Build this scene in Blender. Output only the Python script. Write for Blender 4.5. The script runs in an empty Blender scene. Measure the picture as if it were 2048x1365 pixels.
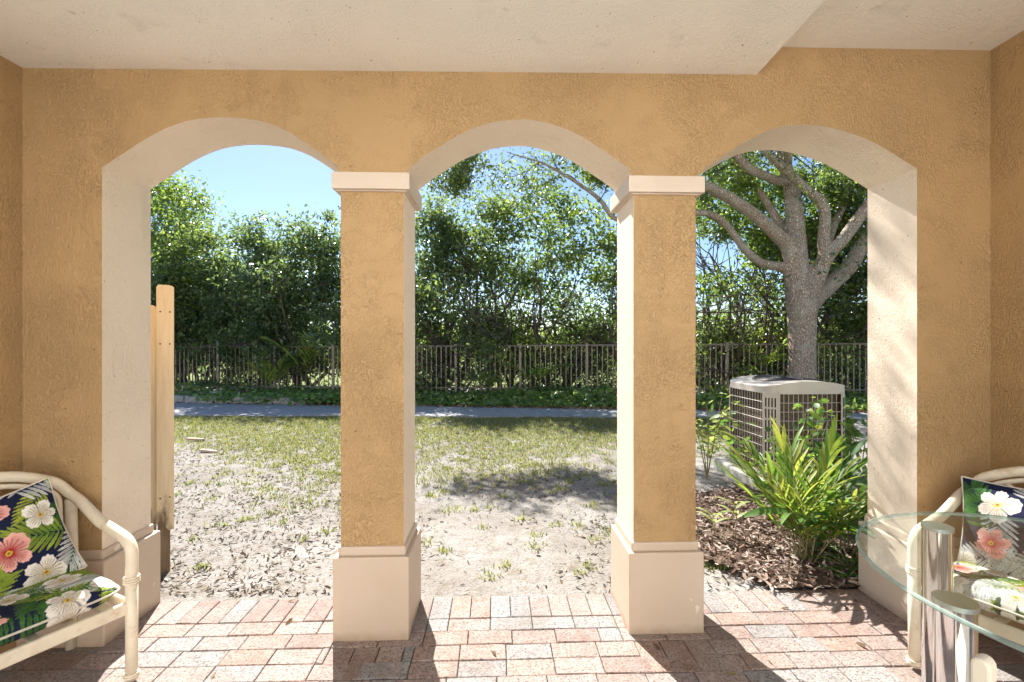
import bpy, bmesh, math, random
import numpy as np
from mathutils import Vector, Matrix
R = math.radians
rng = np.random.default_rng(7)
random.seed(7)
SC = bpy.context.scene
COL = SC.collection

# ------------------------------------------------------------------ camera
FPX, CX, CY, HCAM = 933.0, 1024.0, 685.0, 1.34      # focal length and centre in photo pixels, eye height
cam = bpy.data.cameras.new('camera'); camo = bpy.data.objects.new('camera', cam); COL.objects.link(camo)
camo.location = (0, 0, HCAM); camo.rotation_euler = (R(90), 0, 0)
cam.sensor_width = 36; cam.lens = FPX / 2048 * 36
cam.shift_x = 0.0; cam.shift_y = (CY - 682.5) / 2048
cam.clip_start = 0.05; cam.clip_end = 1500
SC.camera = camo
# ------------------------------------------------------------------ sky, sun, exposure
SUN_EL, SUN_AZ = 43.0, -21.0                          # azimuth measured from +Y towards +X
w = bpy.data.worlds.new('World'); SC.world = w; w.use_nodes = True
nt = w.node_tree; nt.nodes.clear()
sky = nt.nodes.new('ShaderNodeTexSky'); sky.sky_type = 'NISHITA'; sky.sun_disc = False
sky.sun_elevation = R(SUN_EL); sky.sun_rotation = R(SUN_AZ); sky.air_density = 1.0; sky.dust_density = 0.4; sky.ozone_density = 4.0; sky.altitude = 300
bg = nt.nodes.new('ShaderNodeBackground'); bg.inputs[1].default_value = 0.046
wo = nt.nodes.new('ShaderNodeOutputWorld')
nt.links.new(sky.outputs[0], bg.inputs[0]); nt.links.new(bg.outputs[0], wo.inputs[0])
sl = bpy.data.lights.new('sun', 'SUN'); sl.energy = 3.7; sl.angle = R(0.55); sl.color = (1.0, 0.955, 0.895)
so = bpy.data.objects.new('sun', sl); COL.objects.link(so)
sdir = Vector((math.sin(R(SUN_AZ)) * math.cos(R(SUN_EL)), math.cos(R(SUN_AZ)) * math.cos(R(SUN_EL)), math.sin(R(SUN_EL))))
so.rotation_euler = sdir.to_track_quat('Z', 'Y').to_euler(); so.location = sdir * 40
SC.view_settings.view_transform = 'Standard'; SC.view_settings.look = 'None'
SC.view_settings.gamma = 1; SC.view_settings.exposure = 1.97
cy = SC.cycles
cy.max_bounces = 8; cy.diffuse_bounces = 5; cy.glossy_bounces = 4; cy.transmission_bounces = 6; cy.transparent_max_bounces = 12
cy.use_denoising = True; cy.caustics_reflective = False; cy.caustics_refractive = False
cy.sample_clamp_indirect = 8

# ------------------------------------------------------------------ helpers
def pt(px, py, d): return np.array([(px - CX) / FPX * d, d, HCAM - (py - CY) / FPX * d])
def lin(r, g, b):
    f = lambda c: (c / 255 / 12.92) if c / 255 <= 0.04045 else ((c / 255 + 0.055) / 1.055) ** 2.4
    return (f(r), f(g), f(b))

def link(o, parent=None):
    COL.objects.link(o)
    if parent is not None: o.parent = parent
    return o
def tag(o, label=None, cat=None, group=None, kind=None):
    if label: o['label'] = label
    if cat: o['category'] = cat
    if group: o['group'] = group
    if kind: o['kind'] = kind
    return o
def empty(name, label, cat, loc=(0, 0, 0), rz=0, group=None):
    o = bpy.data.objects.new(name, None); o.empty_display_size = 0.1
    o.location = loc; o.rotation_euler = (0, 0, rz); link(o)
    return tag(o, label, cat, group)
def mesh(name, V, F, mats, parent=None, mi=None, cols=None, smooth=False, bevel=0, subsurf=0):
    V = np.asarray(V, dtype=float); me = bpy.data.meshes.new(name)
    if isinstance(F, np.ndarray):
        n, k = F.shape
        me.vertices.add(len(V)); me.vertices.foreach_set('co', V.ravel())
        me.loops.add(n * k); me.loops.foreach_set('vertex_index', F.ravel().astype(np.int32))
        me.polygons.add(n); me.polygons.foreach_set('loop_start', (np.arange(n) * k).astype(np.int32))
        me.polygons.foreach_set('loop_total', np.full(n, k, dtype=np.int32))
        me.update(calc_edges=True); me.validate()
    else:
        me.from_pydata([tuple(v) for v in V], [], [tuple(f) for f in F]); me.update()
    for m in (mats if isinstance(mats, (list, tuple)) else [mats]): me.materials.append(m)
    if mi is not None: me.polygons.foreach_set('material_index', np.asarray(mi, dtype=np.int32))
    if cols is not None:
        c = np.asarray(cols, dtype=float)
        if c.shape[1] == 3: c = np.hstack([c, np.ones((len(c), 1))])
        at = me.color_attributes.new('Col', 'FLOAT_COLOR', 'POINT'); at.data.foreach_set('color', c.ravel())
    if smooth: me.polygons.foreach_set('use_smooth', np.ones(len(me.polygons), dtype=bool))
    o = bpy.data.objects.new(name, me); link(o, parent)
    if bevel:
        b = o.modifiers.new('bevel', 'BEVEL'); b.width = bevel; b.segments = 2; b.limit_method = 'ANGLE'
    if subsurf:
        s = o.modifiers.new('sub', 'SUBSURF'); s.levels = subsurf; s.render_levels = subsurf
    return o

class MB:                                             # collects pieces into one mesh
    def __init__(s): s.V = []; s.F = []; s.M = []; s.C = []; s.n = 0
    def add(s, V, F, m=0, c=None):
        V = np.asarray(V, dtype=float)
        s.V.append(V); s.F += [tuple(int(i) + s.n for i in f) for f in F]; s.M += [m] * len(F); s.n += len(V)
        s.C.append(np.tile(np.asarray(c if c is not None else (1, 1, 1), dtype=float), (len(V), 1)) if c is None or np.ndim(c) == 1 else np.asarray(c))
        return s
    def box(s, x0, x1, y0, y1, z0, z1, m=0, c=None, T=None):
        V = np.array([(x, y, z) for z in (z0, z1) for y in (y0, y1) for x in (x0, x1)], dtype=float)
        if T is not None: V = T(V)
        return s.add(V, [(0, 2, 3, 1), (4, 5, 7, 6), (0, 1, 5, 4), (2, 6, 7, 3), (0, 4, 6, 2), (1, 3, 7, 5)], m, c)
    def tube(s, pts, rad, sides=8, m=0, c=None, closed=False):
        V, F = tube(pts, rad, sides, closed); return s.add(V, F, m, c)
    def build(s, name, mats, parent=None, colored=False, **k):
        return mesh(name, np.vstack(s.V), s.F, mats, parent, mi=s.M, cols=np.vstack(s.C) if colored else None, **k)

def smooth_path(P, n=6):
    P = np.asarray(P, dtype=float)
    if len(P) < 3: return P
    Q = np.vstack([2 * P[0] - P[1], P, 2 * P[-1] - P[-2]]); out = []
    for i in range(1, len(Q) - 2):
        for t in np.linspace(0, 1, n, endpoint=False):
            a, b, c, d = Q[i - 1], Q[i], Q[i + 1], Q[i + 2]
            out.append(0.5 * (2 * b + (c - a) * t + (2 * a - 5 * b + 4 * c - d) * t * t + (3 * b - a - 3 * c + d) * t ** 3))
    out.append(P[-1]); return np.array(out)
def tube(P, rad, sides=8, closed=False):
    P = np.asarray(P, dtype=float); n = len(P)
    rad = np.full(n, rad, dtype=float) if np.ndim(rad) == 0 else np.interp(np.linspace(0, 1, n), np.linspace(0, 1, len(rad)), rad)
    T = np.gradient(P, axis=0)
    if closed: T = np.roll(P, -1, 0) - np.roll(P, 1, 0)
    T /= np.linalg.norm(T, axis=1)[:, None] + 1e-12
    u = np.cross(T[0], (0, 0, 1.0))
    if np.linalg.norm(u) < 1e-3: u = np.cross(T[0], (1.0, 0, 0))
    u /= np.linalg.norm(u); V = []
    a = np.linspace(0, 2 * np.pi, sides, endpoint=False)
    for i in range(n):
        u = u - T[i] * np.dot(u, T[i]); u /= np.linalg.norm(u) + 1e-12
        v = np.cross(T[i], u)
        V.append(P[i] + rad[i] * (np.cos(a)[:, None] * u + np.sin(a)[:, None] * v))
    V = np.vstack(V); F = []
    for i in range(n if closed else n - 1):
        j = (i + 1) % n
        for k in range(sides):
            l = (k + 1) % sides; F.append((i * sides + k, i * sides + l, j * sides + l, j * sides + k))
    if not closed:
        F.append(tuple(range(sides))[::-1]); F.append(tuple((n - 1) * sides + k for k in range(sides)))
    return V, F
def vnoise(x, y, seed=0, octaves=4, base=1.0, gain=0.5):
    r = np.random.default_rng(seed); tot = np.zeros_like(x, dtype=float); amp = 1.0; norm = 0
    for o in range(octaves):
        G = r.random((64, 64)); fx = x * base * 2 ** o + r.random() * 64; fy = y * base * 2 ** o + r.random() * 64
        ix = np.floor(fx).astype(int); iy = np.floor(fy).astype(int); tx = fx - ix; ty = fy - iy
        tx = tx * tx * (3 - 2 * tx); ty = ty * ty * (3 - 2 * ty); g = lambda i, j: G[i % 64, j % 64]
        tot += amp * ((g(ix, iy) * (1 - tx) + g(ix + 1, iy) * tx) * (1 - ty) + (g(ix, iy + 1) * (1 - tx) + g(ix + 1, iy + 1) * tx) * ty)
        norm += amp; amp *= gain
    return tot / norm

# ------------------------------------------------------------------ materials
class NT:
    def __init__(s, name):
        s.m = bpy.data.materials.new(name); s.m.use_nodes = True; s.t = s.m.node_tree; s.t.nodes.clear()
        s.out = s.n('ShaderNodeOutputMaterial')
    def n(s, typ, **kw):
        nd = s.t.nodes.new(typ)
        for k, v in kw.items():
            if isinstance(k, str) and hasattr(nd, k): setattr(nd, k, v)
        return nd
    def l(s, a, b): s.t.links.new(a, b)
    def coord(s, scale=(1, 1, 1)):
        tc = s.n('ShaderNodeTexCoord'); mp = s.n('ShaderNodeMapping'); mp.inputs['Scale'].default_value = scale
        s.l(tc.outputs['Object'], mp.inputs['Vector']); return mp.outputs[0]
    def noise(s, vec, scale, detail=4, rough=0.55, dist=0.0):
        nd = s.n('ShaderNodeTexNoise'); nd.inputs['Scale'].default_value = scale; nd.inputs['Detail'].default_value = detail
        nd.inputs['Roughness'].default_value = rough; nd.inputs['Distortion'].default_value = dist
        s.l(vec, nd.inputs['Vector']); return nd.outputs[0]
    def voro(s, vec, scale, feature='DISTANCE_TO_EDGE'):
        nd = s.n('ShaderNodeTexVoronoi'); nd.feature = feature; nd.inputs['Scale'].default_value = scale
        s.l(vec, nd.inputs['Vector']); return nd.outputs['Distance']
    def ramp(s, fac, stops):
        nd = s.n('ShaderNodeValToRGB'); e = nd.color_ramp.elements
        while len(e) < len(stops): e.new(0.5)
        for i, (p, c) in enumerate(stops):
            e[i].position = p; e[i].color = (*c, 1) if np.ndim(c) else (c, c, c, 1)
        s.l(fac, nd.inputs[0]); return nd.outputs[0]
    def mix(s, fac, a, b, mode='MIX'):
        nd = s.n('ShaderNodeMix'); nd.data_type = 'RGBA'; nd.blend_type = mode
        for sock, v in ((nd.inputs['Factor'], fac), (nd.inputs[6], a), (nd.inputs[7], b)):
            if hasattr(v, 'node'): s.l(v, sock)
            else: sock.default_value = v if np.ndim(v) == 0 else (*v, 1)
        return nd.outputs[2]
    def math(s, op, a, b=0.0):
        nd = s.n('ShaderNodeMath'); nd.operation = op
        for i, v in enumerate((a, b)):
            if hasattr(v, 'node'): s.l(v, nd.inputs[i])
            else: nd.inputs[i].default_value = v
        return nd.outputs[0]
    def attr(s):
        nd = s.n('ShaderNodeAttribute'); nd.attribute_name = 'Col'; return nd.outputs[0]
    def bump(s, h, strength=0.5, dist=0.01, prev=None):
        nd = s.n('ShaderNodeBump'); nd.inputs['Strength'].default_value = strength; nd.inputs['Distance'].default_value = dist
        s.l(h, nd.inputs['Height'])
        if prev is not None: s.l(prev, nd.inputs['Normal'])
        return nd.outputs[0]
    def pbr(s, col, rough=0.6, metal=0.0, normal=None, spec=0.5, **k):
        p = s.n('ShaderNodeBsdfPrincipled')
        for key, v in (('Base Color', col), ('Roughness', rough), ('Metallic', metal), ('Specular IOR Level', spec)):
            if hasattr(v, 'node'): s.l(v, p.inputs[key])
            else: p.inputs[key].default_value = v if np.ndim(v) == 0 else (*v, 1)
        if normal is not None: s.l(normal, p.inputs['Normal'])
        return p.outputs[0]
    def done(s, sh): s.l(sh, s.out.inputs[0]); return s.m

def plaster(name, col, strength=0.6, dirt=0.12, spots=True):
    N = NT(name); v = N.coord()
    big = N.noise(v, 1.3, 5, 0.6)
    c = N.mix(N.ramp(big, [(0.35, 0.0), (0.7, 1.0)]), tuple(x * (1 - dirt) for x in col), tuple(min(1, x * (1 + dirt * 0.6)) for x in col))
    if spots:
        sp = N.ramp(N.noise(v, 13, 3, 0.5), [(0.73, 0.0), (0.77, 1.0)])
        sp2 = N.math('MULTIPLY', sp, N.ramp(N.noise(N.coord((1, 1, 0.4)), 2.2, 2), [(0.5, 0.0), (0.6, 0.75)]))
        c = N.mix(sp2, c, tuple(x * 0.45 for x in col))
        sk = N.ramp(N.noise(N.coord((1, 1, 0.10)), 6.5, 4, 0.6), [(0.60, 0.0), (0.74, 0.30)]); c = N.mix(sk, c, tuple(x * 0.62 for x in col))
        st = N.ramp(N.noise(v, 55, 2, 0.5), [(0.735, 0.0), (0.76, 0.8)])
        c = N.mix(st, c, (0.10, 0.06, 0.03))
    # skip-trowel relief: smooth lands with broken ridges, patches of vertical strokes, and a fine sand
    msk = N.ramp(N.noise(v, 2.6, 5, 0.75), [(0.40, 0.05), (0.62, 1.0)])
    rid = N.ramp(N.noise(N.coord((1, 1, 0.75)), 105, 3, 0.55, 0.7), [(0.45, 0.0), (0.53, 0.9), (0.72, 1.0)])
    stroke = N.ramp(N.noise(N.coord((1, 1, 0.30)), 120, 3, 0.6, 0.5), [(0.46, 0.0), (0.56, 0.55)])
    smk = N.ramp(N.noise(v, 1.7, 3, 0.6), [(0.52, 0.0), (0.62, 0.8)])
    h = N.math('ADD', N.math('MULTIPLY', rid, msk), N.math('MULTIPLY', stroke, smk))
    fine = N.noise(v, 230, 2, 0.5)
    n1 = N.bump(h, strength, 0.0042); n2 = N.bump(fine, 0.22, 0.0013, n1)
    return N.done(N.pbr(c, 0.62, normal=n2, spec=0.35))

OCHRE = (0.462, 0.300, 0.142)
M = {}
M['ochre'] = plaster('ochre_stucco', OCHRE, 0.95)
M['cream'] = plaster('cream_stucco', (0.89, 0.86, 0.785), 0.6, 0.06)
M['reveal'] = plaster('pale_stucco', (0.82, 0.69, 0.545), 0.7, 0.06)
M['white_stucco'] = plaster('white_stucco', (0.88, 0.86, 0.83), 0.6, 0.04)
def smooth_plaster():
    N = NT('smooth_cream_plaster'); v = N.coord()
    c = N.mix(N.ramp(N.noise(v, 2.2, 4), [(0.35, 0.0), (0.7, 1.0)]), (0.54, 0.425, 0.32), (0.60, 0.49, 0.385))
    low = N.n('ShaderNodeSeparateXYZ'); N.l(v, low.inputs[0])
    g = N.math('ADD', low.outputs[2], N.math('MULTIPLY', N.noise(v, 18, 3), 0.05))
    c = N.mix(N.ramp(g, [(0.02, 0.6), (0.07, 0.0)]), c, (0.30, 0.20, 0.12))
    chip = N.ramp(N.noise(v, 9, 3), [(0.72, 0.0), (0.735, 0.7)])
    c = N.mix(chip, c, (0.80, 0.72, 0.62))
    return N.done(N.pbr(c, 0.55, normal=N.bump(N.noise(v, 90, 3), 0.2, 0.002), spec=0.4))
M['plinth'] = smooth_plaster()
def trim():
    N = NT('white_cap_paint'); v = N.coord()
    c = N.mix(N.ramp(N.noise(v, 5, 4), [(0.4, 0.0), (0.7, 1.0)]), (0.60, 0.50, 0.40), (0.66, 0.56, 0.455))
    return N.done(N.pbr(c, 0.5, normal=N.bump(N.noise(v, 70, 3), 0.2, 0.002)))
M['cap'] = trim()
def vcol(name, rough=0.8, bscale=60, bstr=0.3, bdist=0.003, spec=0.3, mott=0.25, mscale=40, dirt=0.0):
    N = NT(name); v = N.coord(); c = N.attr()
    g = N.ramp(N.noise(v, mscale, 4, 0.65), [(0.3, 1 - mott), (0.7, 1 + mott * 0.5)])
    c = N.mix(1.0, c, g, 'MULTIPLY')
    if dirt:
        c = N.mix(N.ramp(N.noise(v, 8.5, 3, 0.6), [(0.42, 0.0), (0.62, 0.55)]), c, (0.33, 0.29, 0.265))
        c = N.mix(N.ramp(N.noise(v, 95, 3, 0.75), [(0.53, 0.0), (0.60, dirt)]), c, (0.11, 0.08, 0.065))
        c = N.mix(N.ramp(N.noise(v, 3.5, 4, 0.6), [(0.45, 0.0), (0.75, dirt * 0.7)]), c, (0.16, 0.12, 0.10))
    return N.done(N.pbr(c, rough, normal=N.bump(N.noise(v, bscale, 4, 0.6), bstr, bdist), spec=spec))
M['paver'] = vcol('clay_paver', 0.75, 130, 0.8, 0.006, 0.3, 0.38, 38, 0.85)
M['chip'] = vcol('bark_chip', 0.9, 90, 0.4, 0.002, 0.15)
M['fabric'] = vcol('printed_fabric', 0.85, 600, 0.25, 0.001, 0.2, 0.06, 200)
def simple(name, col, rough=0.5, metal=0.0, nscale=30, var=0.1, bump=0.15, spec=0.5, rust=None):
    N = NT(name); v = N.coord()
    c = N.mix(N.ramp(N.noise(v, nscale, 4, 0.6), [(0.3, 0.0), (0.7, 1.0)]), tuple(x * (1 - var) for x in col), tuple(min(1, x * (1 + var)) for x in col))
    if rust: c = N.mix(N.ramp(N.noise(v, 12, 5, 0.7), [(0.55, 0.0), (0.68, 0.8)]), c, rust)
    return N.done(N.pbr(c, rough, metal, N.bump(N.noise(v, nscale * 4, 3), bump, 0.002), spec))
M['grout'] = simple('joint_sand', (0.045, 0.035, 0.028), 0.95, 0, 40)
M['tube'] = simple('cream_enamel', (0.78, 0.69, 0.53), 0.38, 0, 9, 0.08, 0.06, rust=(0.62, 0.47, 0.30))
M['plastic'] = simple('cream_lacquer', (0.80, 0.72, 0.56), 0.35, 0, 5, 0.04, 0.03)
M['iron'] = simple('weathered_iron', (0.36, 0.29, 0.235), 0.55, 0.1, 25, 0.3, 0.2, rust=(0.36, 0.24, 0.17))
M['acm'] = simple('beige_enamel_metal', (0.50, 0.455, 0.405), 0.42, 0.0, 6, 0.06, 0.05)
M['acdark'] = simple('fan_plastic', (0.03, 0.03, 0.032), 0.5)
M['coil'] = None
def coil():
    N = NT('condenser_coil'); v = N.coord((1, 1, 1))
    a = N.noise(N.coord((1, 1, 6)), 40, 3); c = N.mix(N.ramp(a, [(0.4, 0.0), (0.7, 1.0)]), (0.05, 0.035, 0.025), (0.20, 0.145, 0.095))
    return N.done(N.pbr(c, 0.6, 0.3, N.bump(N.noise(N.coord((1, 1, 12)), 60, 2), 0.6, 0.004)))
M['coil'] = coil()
M['slot'] = simple('dark_slot', (0.012, 0.011, 0.01), 0.9)
M['concrete'] = simple('rough_concrete', (0.42, 0.40, 0.37), 0.9, 0, 14, 0.25, 0.6, 0.2)
M['bounce_slab'] = simple('pale_concrete', (0.66, 0.65, 0.63), 0.85, 0, 8, 0.1, 0.3, 0.2)  # pale tone for the added light-bouncing slab behind the camera
M['stone'] = simple('pale_stone', (0.55, 0.53, 0.50), 0.9, 0, 14, 0.15, 0.6, 0.2)
def wood(name, c0, c1, rot=None):
    N = NT(name); v = N.coord((1, 1, 0.09))
    c = N.mix(N.ramp(N.noise(v, 45, 4, 0.6, 0.6), [(0.35, 0.0), (0.7, 1.0)]), c0, c1)
    if rot:
        s = N.n('ShaderNodeSeparateXYZ'); N.l(N.coord(), s.inputs[0])
        g = N.math('SUBTRACT', N.math('MULTIPLY', N.noise(N.coord((1, 1, 0.3)), 16, 4, 0.7), 0.75), s.outputs[2])
        c = N.mix(N.ramp(g, [(-0.12, 0.0), (0.12, 0.9)]) if False else N.ramp(g, [(0.0, 0.0), (0.16, 0.9)]), c, rot)
    return N.done(N.pbr(c, 0.7, 0, N.bump(N.noise(v, 70, 3), 0.3, 0.002), 0.3))
M['board'] = wood('cream_painted_wood', (0.68, 0.55, 0.37), (0.76, 0.64, 0.46), (0.13, 0.085, 0.05))
M['postwood'] = wood('bare_wood', (0.16, 0.11, 0.07), (0.28, 0.20, 0.13))
M['scrap'] = wood('weathered_scrap_wood', (0.42, 0.30, 0.21), (0.58, 0.46, 0.36))
def glass():
    N = NT('table_glass')
    fr = N.n('ShaderNodeFresnel'); ge = N.n('ShaderNodeNewGeometry'); N.l(N.math('ADD', N.math('MULTIPLY', ge.outputs['Backfacing'], 1 / 1.5 - 1.5), 1.5), fr.inputs[0])
    tr = N.n('ShaderNodeBsdfTransparent'); tr.inputs[0].default_value = (0.94, 0.975, 0.965, 1)
    gl = N.n('ShaderNodeBsdfGlossy'); gl.inputs['Roughness'].default_value = 0.015; gl.inputs[0].default_value = (0.95, 0.97, 0.97, 1)
    mx = N.n('ShaderNodeMixShader'); N.l(fr.outputs[0], mx.inputs[0]); N.l(tr.outputs[0], mx.inputs[1]); N.l(gl.outputs[0], mx.inputs[2])
    return N.done(mx.outputs[0])
M['glass'] = glass()
def glass_edge():
    N = NT('green_glass_edge')
    p = N.n('ShaderNodeBsdfPrincipled'); p.inputs['Base Color'].default_value = (0.42, 0.55, 0.51, 1); p.inputs['Roughness'].default_value = 0.12
    tr = N.n('ShaderNodeBsdfTransparent'); tr.inputs[0].default_value = (0.66, 0.80, 0.76, 1)
    mx = N.n('ShaderNodeMixShader'); mx.inputs[0].default_value = 0.5; N.l(p.outputs[0], mx.inputs[1]); N.l(tr.outputs[0], mx.inputs[2])
    return N.done(mx.outputs[0])
M['glass_edge'] = glass_edge()
def chrome(name, rough, col=(0.82, 0.82, 0.83)):
    N = NT(name); v = N.coord()
    r = N.ramp(N.noise(v, 60, 4), [(0.4, rough), (0.75, rough + 0.1)])
    return N.done(N.pbr(col, r, 1.0))
M['chrome'] = chrome('chrome', 0.05); M['disc'] = chrome('brushed_disc', 0.3, (0.60, 0.72, 0.75))
def leafmat(name, trans=0.4, rough=0.42, spec=0.5, gain=1.0):
    N = NT(name); c = N.attr()
    p = N.pbr(c, rough, spec=spec)
    t = N.n('ShaderNodeBsdfTranslucent')
    tc = N.mix(1.0, c, (1.4 * gain, 1.4 * gain, 0.9 * gain), 'MULTIPLY'); N.l(tc, t.inputs[0])
    mx = N.n('ShaderNodeMixShader'); mx.inputs[0].default_value = trans; N.l(p, mx.inputs[1]); N.l(t.outputs[0], mx.inputs[2])
    return N.done(mx.outputs[0])
M['leaf'] = leafmat('tree_leaf', 0.52, 0.3, 0.7, 1.3); M['blade'] = leafmat('grass_blade', 0.35, 0.55, 0.3)
M['plant'] = leafmat('plant_leaf', 0.42, 0.5, 0.3, 1.1)
def bark(name, dark, light, scale=46, grow=(1, 1, 0.3)):
    N = NT(name); v = N.coord(grow)
    wv = N.n('ShaderNodeVectorMath'); wv.operation = 'ADD'; nz = N.n('ShaderNodeTexNoise'); nz.inputs['Scale'].default_value = 9; nz.inputs['Detail'].default_value = 3
    N.l(v, nz.inputs['Vector']); sc = N.n('ShaderNodeVectorMath'); sc.operation = 'SCALE'; sc.inputs['Scale'].default_value = 0.09; N.l(nz.outputs['Color'], sc.inputs[0])
    N.l(v, wv.inputs[0]); N.l(sc.outputs[0], wv.inputs[1])
    e = N.voro(wv.outputs[0], scale)
    c = N.mix(N.ramp(e, [(0.02, 0.0), (0.22, 1.0)]), dark, light)
    lich = N.ramp(N.noise(N.coord(), 4.5, 5, 0.65), [(0.5, 0.0), (0.66, 0.65)])
    c = N.mix(lich, c, (0.56, 0.52, 0.46))
    n1 = N.bump(N.ramp(e, [(0.0, 0.0), (0.3, 1.0)]), 0.9, 0.02); n2 = N.bump(N.noise(v, 90, 3), 0.4, 0.004, n1)
    return N.done(N.pbr(c, 0.85, normal=n2, spec=0.2))
M['oak'] = bark('oak_bark', (0.24, 0.17, 0.125), (0.76, 0.60, 0.475))
M['twig'] = simple('thicket_bark', (0.12, 0.095, 0.078), 0.85, 0, 20, 0.35, 0.5, 0.2)
M['stem'] = simple('plant_stem', (0.20, 0.17, 0.08), 0.6, 0, 30, 0.3)
def sand():
    N = NT('pale_sand'); v = N.coord()
    c = N.mix(N.ramp(N.noise(v, 1.2, 5, 0.6), [(0.35, 0.0), (0.68, 1.0)]), (0.25, 0.228, 0.203), (0.37, 0.352, 0.33))
    c = N.mix(N.ramp(N.noise(v, 14, 5, 0.7), [(0.50, 0.0), (0.66, 0.75)]), c, (0.20, 0.165, 0.12))
    c = N.mix(N.ramp(N.noise(v, 75, 4, 0.7), [(0.55, 0.0), (0.64, 0.8)]), c, (0.10, 0.082, 0.06))
    n1 = N.bump(N.noise(v, 30, 5, 0.7), 0.8, 0.02); n2 = N.bump(N.noise(v, 140, 3, 0.6), 0.5, 0.006, n1)
    return N.done(N.pbr(c, 0.95, normal=n2, spec=0.1))
M['sand'] = sand()
def soil(name, a, b, s=20):
    N = NT(name); v = N.coord()
    c = N.mix(N.ramp(N.noise(v, s, 5, 0.7), [(0.35, 0.0), (0.65, 1.0)]), a, b)
    return N.done(N.pbr(c, 0.95, normal=N.bump(N.noise(v, s * 3, 4, 0.7), 0.8, 0.02), spec=0.1))
M['mulch'] = soil('mulch_bed', (0.10, 0.068, 0.05), (0.24, 0.175, 0.135))
M['lawn'] = soil('far_lawn', (0.10, 0.14, 0.035), (0.24, 0.26, 0.09), 3)
M['path'] = soil('asphalt_path', (0.33, 0.33, 0.34), (0.46, 0.46, 0.47), 9)

# ------------------------------------------------------------------ ground, yard, path
GZ = -0.03
mesh('ground', [(-400, -200, -0.12), (400, -200, -0.12), (400, 900, -0.12), (-400, 900, -0.12)], [(0, 1, 2, 3)], M['lawn'])
tag(bpy.data.objects['ground'], kind='structure')
def sheet(name, x0, x1, y0, y1, step, z, amp, mat, seed, edge=None):
    nx = int((x1 - x0) / step) + 1; ny = int((y1 - y0) / step) + 1
    X, Y = np.meshgrid(np.linspace(x0, x1, nx), np.linspace(y0, y1, ny)); 
    Z = z + amp * (vnoise(X, Y, seed, 3, 0.8) - 0.5) + amp * 0.8 * (vnoise(X, Y, seed + 1, 3, 7) - 0.5)
    if edge is not None: Z = edge(X, Y, Z)
    V = np.stack([X.ravel(), Y.ravel(), Z.ravel()], 1)
    i = np.arange(nx * ny).reshape(ny, nx); F = np.stack([i[:-1, :-1].ravel(), i[:-1, 1:].ravel(), i[1:, 1:].ravel(), i[1:, :-1].ravel()], 1)
    o = mesh(name, V, F, mat, smooth=True); return tag(o, kind='structure')
def path_front(x): return 8.45 - 0.02 * x
def path_back(x): return 9.6 - 0.10 * x
sheet('sandy_yard', -13, 14, 2.42, 14.2, 0.045, GZ, 0.03, M['sand'], 3)
# the path bends slightly; a thin slab with a real edge
xs = np.linspace(-14, 15, 40)
Vp = [(x, path_front(x) + 0.05 * math.sin(x * 1.7), 0.0) for x in xs] + [(x, path_back(x) + 0.04 * math.sin(x * 2.1), 0.0) for x in xs]
Vp += [(x, y, -0.1) for x, y, z in Vp]
n = len(xs); Fp = []
for i in range(n - 1):
    Fp += [(i, i + 1, n + i + 1, n + i), (2 * n + i, 2 * n + i + 1, i + 1, i), (n + i, n + i + 1, 3 * n + i + 1, 3 * n + i)]
tag(mesh('path', Vp, Fp, M['path']), kind='structure')
kb = MB()
for i in range(12):
    x0 = -13 + i * 0.95; x1 = x0 + 0.93
    if x1 > -3.6: break
    kb.add([(x, path_back(x) + o_, z) for z in (-0.1, 0.13 + 0.01 * (i % 2)) for x, o_ in ((x0, 0.06), (x1, 0.06), (x1, 0.24), (x0, 0.24))],
           [(0, 3, 2, 1), (4, 5, 6, 7), (0, 1, 5, 4), (1, 2, 6, 5), (2, 3, 7, 6), (3, 0, 4, 7)])
tag(kb.build('kerb', M['concrete'], bevel=0.015), kind='structure')

# ------------------------------------------------------------------ loggia (the arcade seen from inside)
D, K, T = 2.146, 0.035, 0.294
def W(px, py):                                        # photo pixel -> (u, z) on the inner wall plane
    a = (px - CX) / FPX; d = D / (1 - K * a); return a * d, HCAM - (py - CY) / FPX * d
def wall3(u, v, z): return (u - K * v, D + K * u + v, z)
def TW(V): return np.array([wall3(*p) for p in V])
LOG = empty('loggia', 'ochre stucco loggia with three open arches, two square columns and a cream ceiling', 'building', (0, 2.3, 0))
LOG.location = (0, 0, 0)
uL, uR = W(45, 600)[0], W(1981, 600)[0]
A1 = [(203, 336), (246, 308), (287, 281), (328, 259), (369, 244), (410, 237), (443, 235), (492, 238), (533, 246), (574, 263), (615, 289), (656, 318), (681, 338)]
A2 = [(816, 339), (843, 317), (880, 293), (916, 271), (953, 255), (990, 244), (1026, 240), (1063, 240), (1100, 248), (1136, 260), (1173, 279), (1209, 303), (1246, 328), (1262, 341)]
A3 = [(1401, 344), (1432, 321), (1473, 294), (1514, 271), (1555, 255), (1596, 250), (1637, 251), (1678, 260), (1719, 273), (1760, 292), (1801, 317), (1834, 338)]
ZC = 2.108                                            # top of the capitals
SH = [(W(681, 600)[0], W(808, 600)[0]), (W(1267, 600)[0], W(1392, 600)[0])]
def arc(P, ul, ur):
    q = smooth_path([W(*p) for p in P], 3); q[0] = (ul, q[0][1]); q[-1] = (ur, q[-1][1]); return [tuple(p) for p in q]
jl, jr = W(204, 600)[0], W(1834, 600)[0]
a1, a2, a3 = arc(A1, jl, SH[0][0]), arc(A2, SH[0][1], SH[1][0]), arc(A3, SH[1][1], jr)
a1[-1] = (a1[-1][0], ZC); a2[0] = (a2[0][0], ZC); a2[-1] = (a2[-1][0], ZC); a3[0] = (a3[0][0], ZC)
ZT = 2.9
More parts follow.
